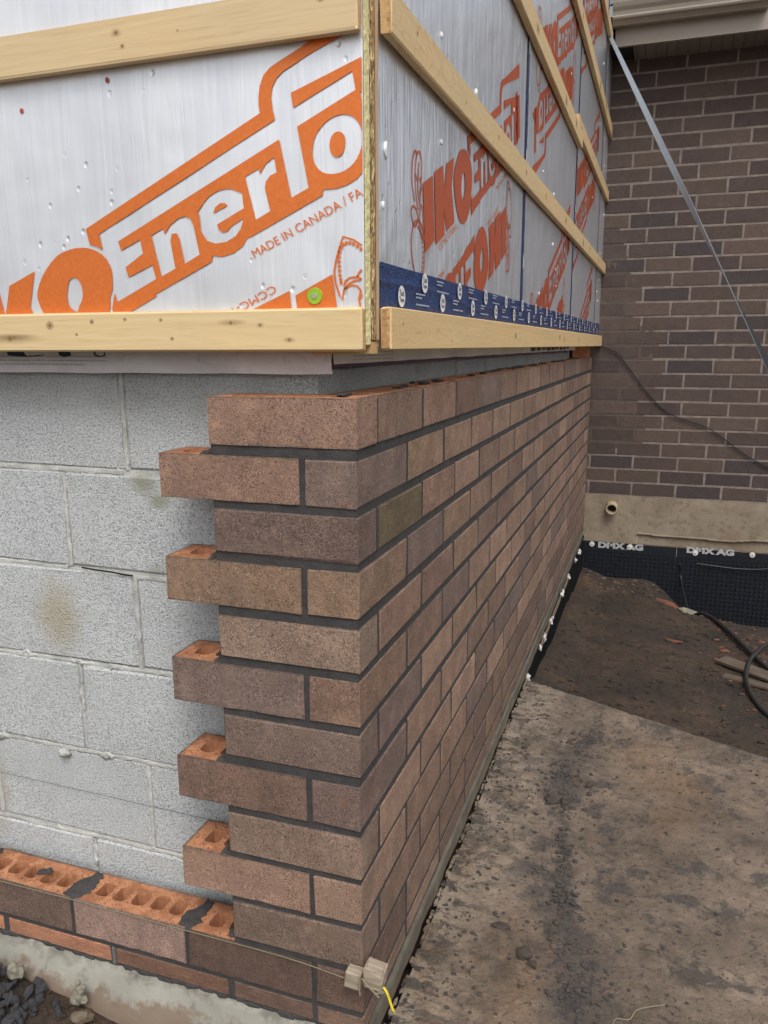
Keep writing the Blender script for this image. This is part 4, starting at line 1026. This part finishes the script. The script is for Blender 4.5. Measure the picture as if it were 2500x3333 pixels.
# foundation render
def fnd(x, z):
    t = (z+1.247)/(1.247-.922)
    y = -.012 + noise.noise(Vector((x*3, z*3, 0)))*.006
    lip = -1.185 - .025*noise.noise(Vector((x*4, 0, 3))) ; 
    if x > .35 and z < lip: y += .010
    if x > .35 and abs(z-lip) < .006: y -= .008
    return (x, y, z + (0 if t < .97 else noise.noise(Vector((x*9, 0, 6)))*.008))
m = MB(); m.add(*grid(lin(-.3, HE+.01, 300), lin(-1.250, -.920, 60), fnd))
link('foundation_render', m.mesh('foundation_render'), PARF, oh, smooth=True)
m = MB(); m.box(-.3, HE, .0, 6., -2.2, -.93); link('foundation', m.mesh('foundation'), PARF, oh)
# stub of drain pipe poking out of the render
pm = MB(); n = 28
for (ra, rb_, y0, y1) in ((.036, .036, .01, -.085), (.0305, .0305, -.085, -.02)):
    v = [(.178+ra*math.cos(2*math.pi*k/n), y0, -1.005+ra*math.sin(2*math.pi*k/n) + (.010 if y0 > -.02 else 0)) for k in range(n)] + [(.178+rb_*math.cos(2*math.pi*k/n), y1, -1.005+rb_*math.sin(2*math.pi*k/n) + (.010 if y1 > -.03 else 0)) for k in range(n)]
    pm.add(v, [(k, (k+1) % n, n+(k+1) % n, n+k) for k in range(n)])
v = [(.178+r_*math.cos(2*math.pi*k/n), -.085, -1.005+r_*math.sin(2*math.pi*k/n)) for r_ in (.036, .0305) for k in range(n)]
pm.add(v, [(k, (k+1) % n, n+(k+1) % n, n+k) for k in range(n)])
pp = link('pipe_stub', pm.mesh('pipe_stub'), PIPE, oh, smooth=False); pp['label'] = 'short tan plastic pipe poking from the cement base'
m = MB(); disc(m, (.178, -.997), .0300, -.03, -.031, 20); link('pipe_bore', m.mesh('pipe_bore'), DRK, pp)
# eaves
fy = -.285
m = MB(); m.box(.06, HE+.1, fy, fy+.02, 1.779, 2.02); m.box(.06, HE+.1, fy-.004, fy+.022, 1.776, 1.784)
link('fascia', m.mesh('fascia'), GUT, oh)
prof = [(-.002, 1.990), (-.003, 1.872), (-.060, 1.868), (-.064, 1.874), (-.078, 1.886), (-.096, 1.893), (-.100, 1.902), (-.094, 1.911), (-.098, 1.930), (-.112, 1.948), (-.120, 1.968), (-.122, 1.986), (-.128, 1.991), (-.126, 1.998), (-.116, 1.998)]
m = MB(); xs = [.045, .845, .858, .862]
v = []
for x, k in zip(xs, (1, 1, .97, .90)): v += [(x, fy+p[0]*k, 1.93+(p[1]-1.93)*k) for p in prof]
npf = len(prof); f = [(i*npf+j, i*npf+j+1, (i+1)*npf+j+1, (i+1)*npf+j) for i in range(3) for j in range(npf-1)]
f.append(tuple(range(3*npf, 4*npf))); f.append(tuple(range(npf))[::-1]); m.add(v, f)
link('gutter', m.mesh('gutter'), GUT, oh)
x = .172; k = 0
while x < HE+.08:
    m = MB(); m.box(x, x+.052, fy+.021, -.002, 1.7825, 1.786); m.box(x+.052, x+.060, fy+.021, -.002, 1.787, 1.792); link('soffit_panel', m.mesh('soffit_panel') , SOF, oh); x += .060; k += 1
    if k > 30: break
m = MB(); m.box(.168, HE+.1, fy+.021, .09, 1.791, 1.80); m.box(.163, .172, fy+.021, -.001, 1.772, 1.787)
link('soffit_trim', m.mesh('soffit_trim'), SOF, oh)
m = MB(); m.add([(-.6, fy-.03, 1.995), (HE+.1, fy-.03, 1.995), (HE+.1, 3.0, 3.4), (-.6, 3.0, 3.4)], [(0, 1, 2, 3)]); m.add([(-.6, fy-.03, 1.985), (HE+.1, fy-.03, 1.985), (HE+.1, 3.0, 3.38), (-.6, 3.0, 3.38)], [(3, 2, 1, 0)])
link('roof', m.mesh('roof'), plain('dark_shingles', (.03, .035, .045), .9, bs=40, bd=.01), oh)
m = MB(); m.box(-.06, .16, fy+.03, .0, 1.787, 1.95); link('eave_gap', m.mesh('eave_gap'), DRK, oh)

# ------------------------------------------------------------ dimpled membranes
BLKM = plain('muddy_black_membrane', (.010, .010, .011), .95, var=.5)
BLKM.node_tree.nodes['Principled BSDF'].inputs['Specular IOR Level'].default_value = .1
def membrane(name, label, loc, rotz, x0, x1, ztop, zflat, zbot, dx=.0285, dz=.0285, mt=None):
    t = thing(name, label, 'membrane', loc=loc, rot=(0, 0, rotz))
    m = MB(); m.box(x0, x1, 0, .004, zflat, ztop); m.box(x0, x1, .004, .006, zbot, zflat)
    x = x0+.02
    while x < x1-.01:
        z = zflat-.02
        while z > zbot:
            n = 6; v = [(x+.0085*math.cos(2*math.pi*k/n), .004, z+.0085*math.sin(2*math.pi*k/n)) for k in range(n)] + [(x+.0050*math.cos(2*math.pi*k/n), -.004, z+.0050*math.sin(2*math.pi*k/n)) for k in range(n)]
            m.add(v, [(k, (k+1) % n, n+(k+1) % n, n+k) for k in range(n)] + [tuple(range(n, 2*n))]); z -= dz
        x += dx
    o = link('dimpled_sheet', m.mesh('dimpled_sheet'), mt or BLK, t); return t
def plug(t, x, z, s=1.):
    m = MB(); disc(m, (x, z), .0175*s, -.001, -.0065, 22, .0150*s); disc(m, (x, z), .0080*s, -.0065, -.0085, 14, .0055*s)
    o = link('fixing_plug', m.mesh('fixing_plug'), WHITE, t); m = MB(); disc(m, (x, z), .0030*s, -.0085, -.0100, 8); link('nail_head', m.mesh('nail_head'), GREYT, o); return o
mb1 = membrane('dimple_membrane', 'black dimpled drainage membrane with grey lettering along the old house foundation', (0, 4.372, 0), 0, -.05, HE, -1.2505, -1.3175, -1.95)
for x, z in ((.058, -1.2688), (.307, -1.272), (.7262, -1.2783), (1.0713, -1.2628), (1.42, -1.27)): plug(mb1, x, z, 1.05)
letters('DMX AG', (.100, -1.2915), .004, .296, .044, -.0006, DMXT, mb1, 'membrane_lettering', bold=.06)
letters('DMX AG', (.672, -1.2815), .0075, .292, .043, -.0006, DMXT, mb1, 'membrane_lettering', bold=.06)
m = MB(); m.box(.6085, .6105, -.0008, 0, -1.3165, -1.2515)
for r_ in range(4): m.box(.185, .30, -.0008, 0, -1.2965-r_*.0001, -1.2945-r_*.0001); m.box(.76, .90, -.0008, 0, -1.2865, -1.2845)
link('membrane_print', m.mesh('membrane_print'), DMXT, mb1)
mb2 = membrane('dimple_membrane', 'black dimpled membrane below the new brick wall, seen edge-on with white plugs', (.001, 0, 0), math.pi/2, 1.55, 4.36, -1.205, -1.225, -1.46, mt=BLKM)
mb2.location = (.003, 0, 0)
for x, z, s_ in ((1.858, -1.222, 1.7), (2.20, -1.222, 1.2), (2.33, -1.220, 1.6), (2.555, -1.222, 1.5), (2.62, -1.224, 1.), (3.01, -1.222, 1.6), (3.06, -1.226, 1.2), (3.34, -1.222, 1.5), (3.73, -1.222, 1.5), (3.98, -1.23, 1.6)):
    m = MB(); v, f = lump(x, -.006, z, .010*s_, .006*s_, .011*s_, int(x*100), 2, .9); m.add(v, f); link('fixing_plug', m.mesh('fixing_plug'), WHITE, mb2)
m = MB()
for a, b in ((2.22, 2.32), (2.38, 2.52), (2.64, 2.95), (3.1, 3.3), (1.75, 1.85)): m = MB(); m.box(a, b, -.008, -.003, -1.236, -1.214); link('foam_smear', m.mesh('foam_smear'), PARGE, mb2)

# ------------------------------------------------------------ twisted metal band, cable, hoses
BACK = 0
A = Vector((.030, 4.0, 1.8165)); B = Vector((.7295, 1.5, .0436)); D = B-A; ax = D.normalized()
m = MB(); n = 90; v = []
e1 = ax.cross(Vector((0, 1, 0))).normalized(); e2 = ax.cross(e1)
for i in range(n):
    t = i/(n-1)*1.705; p = A + D*t + Vector((0, 0, -.02*math.sin(min(1, t/1.705)*math.pi)))
    a = R(-35 + 60*t + 110*t*t) if t < 1.1 else R(164+40*(t-1.1)); w = .0125
    d = (math.cos(a)*e1 + math.sin(a)*e2)*w; q = (-math.sin(a)*e1 + math.cos(a)*e2)*.0009
    v += [p-d-q, p+d-q, p+d+q, p-d+q]
f = [(i*4+j, i*4+(j+1) % 4, i*4+4+(j+1) % 4, i*4+4+j) for i in range(n-1) for j in range(4)]; f += [(3, 2, 1, 0), tuple((n-1)*4+j for j in range(4))]
m.add(v, f); me = m.mesh('metal_band'); me.materials.append(STEEL); me.materials.append(DRK)
for i, p in enumerate(me.polygons): p.material_index = 1 if (i < (n-1)*4 and i % 4 == BACK) else 0
tag(link('metal_band', me, smooth=False), 'long twisted grey-blue metal band slanting from the gutter across the old brick wall', 'metal band')
def spline(P, k=8):
    P = [Vector(p) for p in P]; out = []
    for i in range(len(P)-1):
        p0, p1, p2, p3 = P[max(i-1, 0)], P[i], P[i+1], P[min(i+2, len(P)-1)]
        for s in range(k):
            t = s/k; out.append(.5*((2*p1)+(-p0+p2)*t+(2*p0-5*p1+4*p2-p3)*t*t+(-p0+3*p1-3*p2+p3)*t**3))
    return out+[P[-1]]
m = MB(); m.tube(spline([(.035, 4.36, .072), (.054, 4.385, .070), (.115, 4.388, .045), (.175, 4.388, .004), (.363, 4.389, -.234), (.515, 4.389, -.367), (.746, 4.388, -.450), (.95, 4.389, -.593), (1.118, 4.389, -.690), (1.4, 4.389, -.82)]), .0034, 6)
tag(link('thin_cable', m.mesh('thin_cable'), DRK), 'thin black cable drooping across the old brown brick wall', 'cable')
sh = lambda x, y, d=0: (x, y, soil_h(x, y)+d)
m = MB(); m.tube(spline([(.6386, 4.36, -1.36), (.652, 4.35, -1.47), (.672, 4.05, -1.505), sh(.70, 3.84, .016), sh(.75, 3.66, .014), sh(.805, 3.56, .016), sh(.87, 3.28, .02), sh(.943, 2.95, .02), sh(1.0, 2.74, .02), sh(1.1, 2.4, .02), sh(1.3, 2.1, .02)]), lambda t: (.006 if t < .35 else .0115), 8)
tag(link('black_hose', m.mesh('black_hose'), RUB, smooth=True), 'thick black hose running down the membrane and across the pit mud', 'hose')
def hz(x, y, z): return (x, y, z)
m = MB(); m.tube(spline([hz(1.25, 3.3, -1.41), hz(1.0303, 3.0635, -1.40), hz(.9667, 2.933, -1.40), hz(.918, 2.7844, -1.395), hz(.888, 2.61, -1.395), hz(.883, 2.48, -1.395), hz(.894, 2.343, -1.395), hz(.932, 2.182, -1.39), hz(1.02, 2.02, -1.375), hz(1.2, 1.85, -1.35)]), .0105, 8)
tag(link('black_hose', m.mesh('black_hose'), RUB, smooth=True), 'bent black hose looping above the mud at the right edge', 'hose')
m = MB(); m.tube(spline([(1.30, 4.345, -1.30), (1.15, 4.352, -1.345), (1.0, 4.355, -1.358), (.85, 4.357, -1.352), (.74, 4.36, -1.345)]), .0045, 6)
tag(link('thin_cable', m.mesh('thin_cable2'), RUB), 'thin dark cable sagging across the dimpled membrane', 'cable')

# ------------------------------------------------------------ pit debris
DIRW_ = plain('muddy_stone', (.13, .10, .075), .9, bs=30, bd=.003, var=.5, vs=30)
def chunk(name, label, cat, x, y, z, s, rot, mat, seed, group=None, rough=.5):
    m = MB(); m.add(*lump(0, 0, 0, *s, seed, 2, rough)); o = link(name, m.mesh(name), mat, None, (x, y, z), rot); return tag(o, label, cat, group)
chunk('brick_shard', 'biggest orange brick shard, at the foot of the black membrane', 'brick shard', .565, 3.98, soil_h(.565, 3.98)+.012, (.075, .03, .018), (0, .15, -.5), CLAY, 3)
chunk('stone', 'tan flat stone on the pit rim beside the hose', 'stone', .715, 3.82, soil_h(.715, 3.82)+.02, (.09, .04, .02), (0, .2, -.5), PALE, 5)
chunk('brick_shard', 'thin red brick sliver alone in the middle of the pit floor', 'brick shard', .585, 3.04, soil_h(.585, 3.04)+.008, (.045, .012, .007), (0, 0, -.3), CLAY, 8)
for i, (x, y, s, lab) in enumerate(((.80, 3.17, .020, 'reddish brick chip highest up the bank beside the thick hose'), (.815, 3.06, .016, 'reddish brick chip just above the biggest chip of the pit bank'), (.825, 2.99, .026, 'biggest of the reddish brick chips on the pit bank'), (.86, 2.86, .022, 'reddish brick chip at the upper end of the wide scrap plank'), (1.02, 3.2, .022, 'reddish brick chip beyond the thick hose at the right picture edge'))):
    chunk('brick_chip', lab, 'brick chip', x, y, soil_h(x, y)+.005, (s*.9, s*.5, s*.35), (0, 0, rb.uniform(-1, 1)), CLAY, 30+i, 'reddish brick chips beside the hose')
m = MB()
for i in range(40):
    x = rb.uniform(.05, .6); y = rb.uniform(4.0, 4.32); q = rb.uniform(.004, .013); m.add(*lump(x, y, soil_h(x, y)+q*.4, q*1.3, q, q*.7, 60+i, 1, .5))
tag(link('rim_stones', m.mesh('rim_stones'), DIRW_), 'scatter of little stones on the pit rim below the membrane', 'stones', kind='stuff')
m = cbox(.42, .085, .012, .001, .0015, 4); DIRW = plain('muddy_wood', (.12, .088, .062), .9, bs=30, bd=.003, var=.4, vs=14)
o = link('scrap_plank', m.mesh('scrap_plank'), DIRW, None, (.965, 2.66, soil_h(.965, 2.66)+.02), (.05, .03, -.62)); tag(o, 'split grey-brown scrap plank lying in the mud under the looping hose', 'plank')
m = cbox(.30, .04, .010, .001, .0015, 7); o = link('scrap_plank', m.mesh('scrap_plank2'), DIRW, None, (.93, 2.545, soil_h(.93, 2.545)+.01), (.1, -.03, -.45)); tag(o, 'narrow scrap batten partly buried beside the wider plank', 'plank')
m = MB(); rp = random.Random(11)
for i in range(1500):
    x = rp.uniform(.03, 1.3); y = rp.uniform(1.85-.44*x, 4.3)
    s = rp.choice((.003, .004, .005, .007, .011)); m.add(*lump(x, y, soil_h(x, y)+s*.2, s*rp.uniform(1, 1.9), s*rp.uniform(.8, 1.6), s*.7, i, 1, .5))
tag(link('mud_clods', m.mesh('mud_clods'), SOIL), 'countless small mud clods scattered over the pit floor', 'mud', kind='stuff')
m = MB()
for i in range(120):
    x = rp.gauss(.95, .14); y = rp.uniform(2.0, 3.6); s = rp.choice((.003, .004, .007))
    m.add(*lump(x, y, soil_h(x, y)+s*.3, s*1.7, s, s*.6, i, 1, .5))
tag(link('brick_rubble', m.mesh('brick_rubble'), CLAY), 'fine reddish brick rubble strewn along the right bank of the pit', 'rubble', kind='stuff')

# mortar droppings and clods on the plywood
m = MB(); rc = random.Random(5)
ST_ = [(.3075, 1.4375), (.2432, 1.3166), (.2303, 1.1052), (.2636, .9862), (.2601, .8452), (.2823, .6519), (.3093, .5079), (.3399, .3588), (.3739, .2937)]
def crumb(x, y, s):
    m.add(*lump(x, y, -1.2155+s*.25, s*rc.uniform(.9, 1.6), s*rc.uniform(.8, 1.4), s*.65, rc.randint(0, 999), 1, .6))
for i in range(1250):
    t = rc.random()*(len(ST_)-1); j = int(t); a, b = ST_[j], ST_[j+1]; q = t-j
    dens = (.7, 1, 1, .12, .7, .8, .4, 1)[j]
    if rc.random() > dens: continue
    w = (.03, .035, .045, .012, .016, .018, .03, .045)[j]
    crumb(a[0]+(b[0]-a[0])*q+rc.gauss(0, w), a[1]+(b[1]-a[1])*q+rc.gauss(0, w), rc.choice((.0015, .002, .003, .0035, .0055)))
for i in range(1100):
    x = .02+abs(rc.gauss(0, .10)) if i % 2 else rc.uniform(.03, 1.0); y = rc.uniform(0, 1.8-.45*x); crumb(x, y, rc.choice((.001, .0015, .002, .003, .0045)))
BC = m; m = MB()
for i in range(900):
    x = .02+abs(rc.gauss(0, .22)) if i % 2 else rc.uniform(.03, 1.0); y = rc.uniform(0, 1.8-.45*x); s = rc.choice((.003, .004, .006, .009))
    m.add(*lump(x, y, -1.2165+s*.1, s*rc.uniform(1, 2), s*rc.uniform(.8, 1.5), s*.35, rc.randint(0, 999), 1, .6))
tag(link('dirt_lumps', m.mesh('dirt_lumps'), BOARD), 'flattened brown dirt lumps caked onto the plywood', 'dirt', kind='stuff')
m = BC
tag(link('mortar_crumbs', m.mesh('mortar_crumbs'), mat_mortar('dropped_mortar', (.062, .055, .050))), 'dark mortar crumbs strewn in a streak over the plywood', 'mortar crumbs', kind='stuff')
MUD = mat_mortar('dark_clod', (.058, .047, .038))
for i, (lab, x, y, s) in enumerate((('elongated dark clod on the plywood nearest the corner string block', .169, .44, (.012, .024, .008)), ('roundest and largest dark clod on the plywood', .232, .375, (.018, .019, .011)), ('small dark clod touching the largest clod on the plywood', .252, .350, (.009, .014, .007)), ('dark clod in the wide part of the mortar streak', .2094, .996, (.024, .018, .010)), ('dark clod at the lower end of the wide mortar patch', .25, 1.0, (.018, .013, .009)), ('dark clod right of the wide mortar patch', .31, 1.11, (.018, .011, .008)))):
    chunk('dirt_clod', lab, 'clod', x, y, -1.2165+s[2]*.5, s, (0, 0, rb.uniform(0, 3)), MUD, 80+i, 'dark clods lying on the plywood')
m = MB(); m.tube(spline([(.395, .205, -1.214), (.42, .23, -1.210), (.43, .262, -1.213), (.455, .27, -1.2135), (.47, .30, -1.2135), (.52, .33, -1.214)]), .0011, 5); tag(link('root_fibre', m.mesh('root_fibre'), STR), 'pale root fibre curling on the plywood at the end of the mortar streak', 'root')

# ------------------------------------------------------------ gravel and clumps at the lower left
gh = thing('gravel_heap', 'heap of dark broken stones at the lower left below the parged ledge', 'gravel', loc=(-.8, -.12, -1.2))
GM = []
for s in range(8):
    r = random.Random(s+40); mm = MB(); v, f = lump(0, 0, 0, 1, .8, .62, s+11, 1, .55); mm.add(v, f); me = mm.mesh('stone'); me.materials.append(GRAV); GM.append(me)
rg_ = random.Random(9); cnt = 0
while cnt < 210:
    x = rg_.uniform(-.96, -.55); y = rg_.uniform(-.21, -.046)
    if x > -.63 + (y+.05)*.3 + rg_.uniform(-.04, .04): continue
    s = rg_.uniform(.007, .0135)*(1.1 if x < -.66 else .8); lay = rg_.random()
    z = soil_h(x, y) + s*.35 + lay*.022*max(0, min(1, (-.6-x)/.15))
    o = link('stone', rg_.choice(GM), None, gh, Vector((x, y, z))-Vector((-.8, -.12, -1.2)), (rg_.uniform(0, 6), rg_.uniform(0, 6), rg_.uniform(0, 6)), (s, s, s)); cnt += 1
tag(link('mortar_clump', (lambda q: ([q.add(*lump(-.585+dx, -.052+dy, -1.185+dz, r_*.8, r_*.7, r_*.85, k, 3, .3)) for k, (dx, dy, dz, r_) in enumerate(((0, 0, 0, .014), (.006, 0, .015, .012), (-.008, 0, -.014, .014), (.010, .002, -.010, .010), (.0, 0, .028, .008), (.012, 0, .022, .007)))], q.mesh('mortar_clump'))[-1])(MB()), PALE), 'upright pale mortar clump leaning on the cement ledge', 'mortar clump')
chunk('stone', 'rounded brown pebble in front of the pale upright clump', 'stone', -.563, -.075, -1.208, (.019, .014, .011), (0, 0, .3), plain('brown_pebble', (.13, .10, .065), .7, bs=40), 91)
chunk('mortar_clump', 'pale mortar clump among the dark stones beside the ledge', 'mortar clump', -.735, -.056, -1.170, (.016, .012, .018), (0, 0, .3), PALE, 92, rough=.5)
chunk('mortar_clump', 'small yellowish clump on the soil at the lower picture edge', 'mortar clump', -.60, -.165, -1.203, (.013, .010, .008), (0, 0, .3), plain('yellow_clump', (.40, .36, .20), .95, bs=60, bd=.005), 93, rough=.8)
m = MB()
for i in range(900):
    x = rg_.uniform(-1.2, -.1); y = rg_.uniform(-.32, -.045); s = rg_.choice((.002, .003, .004, .006)); m.add(*lump(x, y, soil_h(x, y)+s*.3, s*1.3, s, s*.8, i, 1, .5))
tag(link('front_crumbs', m.mesh('front_crumbs'), SOIL), 'brown soil crumbs along the foot of the cement ledge', 'soil crumbs', kind='stuff')

# ------------------------------------------------------------ mason's line and corner block
lb = thing('line_block', 'weathered wooden line block hooked on the brick corner', 'line block', loc=(0, -.012, -1.0))
m = cbox(.030, .022, .033, .0022, .0006, 3); link('block_tongue', m.mesh('block_tongue'), OLDW, lb, (-.0095, -.003, -.008), (0, .10, 0))
m = cbox(.037, .034, .040, .005, .0008, 5); link('block_head', m.mesh('block_head'), OLDW, lb, (.0270, .002, .003), (0, .10, 0))
m = MB(); m.tube(spline([(.0065, -.019, .012), (.006, -.0195, -.008), (.007, -.019, -.027)]), .0016, 6); m.tube(spline([(.011, -.020, .010), (.026, -.0215, -.003), (.043, -.0215, -.018)]), .0014, 6); m.tube([(.036, -.0215, -.012), (.053, -.020, -.006)], .0013, 6)
link('wound_string', m.mesh('wound_string'), STR, lb)
m = MB(); disc(m, (.049, -.006), .0022, -.020, -.024, 10); link('nail', m.mesh('nail'), ZINC, lb)
m = MB(); m.tube(spline([(-2.6, -.0035, -1.0205), (-.9, -.0035, -1.0165), (-.62, -.0035, -1.0145), (-.36, -.0035, -1.0155), (-.15, -.0045, -1.0155), (-.0255, -.022, -1.0080)]), .0008, 6)
tag(link('mason_line', m.mesh('mason_line'), STR), 'taut mason string stretched along the top edge of the low brick course', 'string')
m = MB()
P0 = spline([(.052, -.034, -.9945), (.058, -.036, -1.0), (.063, -.037, -1.011), (.067, -.038, -1.022), (.071, -.038, -1.032)], 7)
for ph in (0, math.pi): m.tube([p + Vector((math.cos(i*1.15+ph)*.0013, math.sin(i*1.15+ph)*.0013, 0)) for i, p in enumerate(P0)], .0014, 6)
m.tube([P0[-1], P0[-1]+Vector((.002, 0, -.006))], .0006, 5)
tag(link('twine_end', m.mesh('twine_end'), TWINE), 'short twisted tail of bright yellow twine hanging off the wooden line block', 'twine')
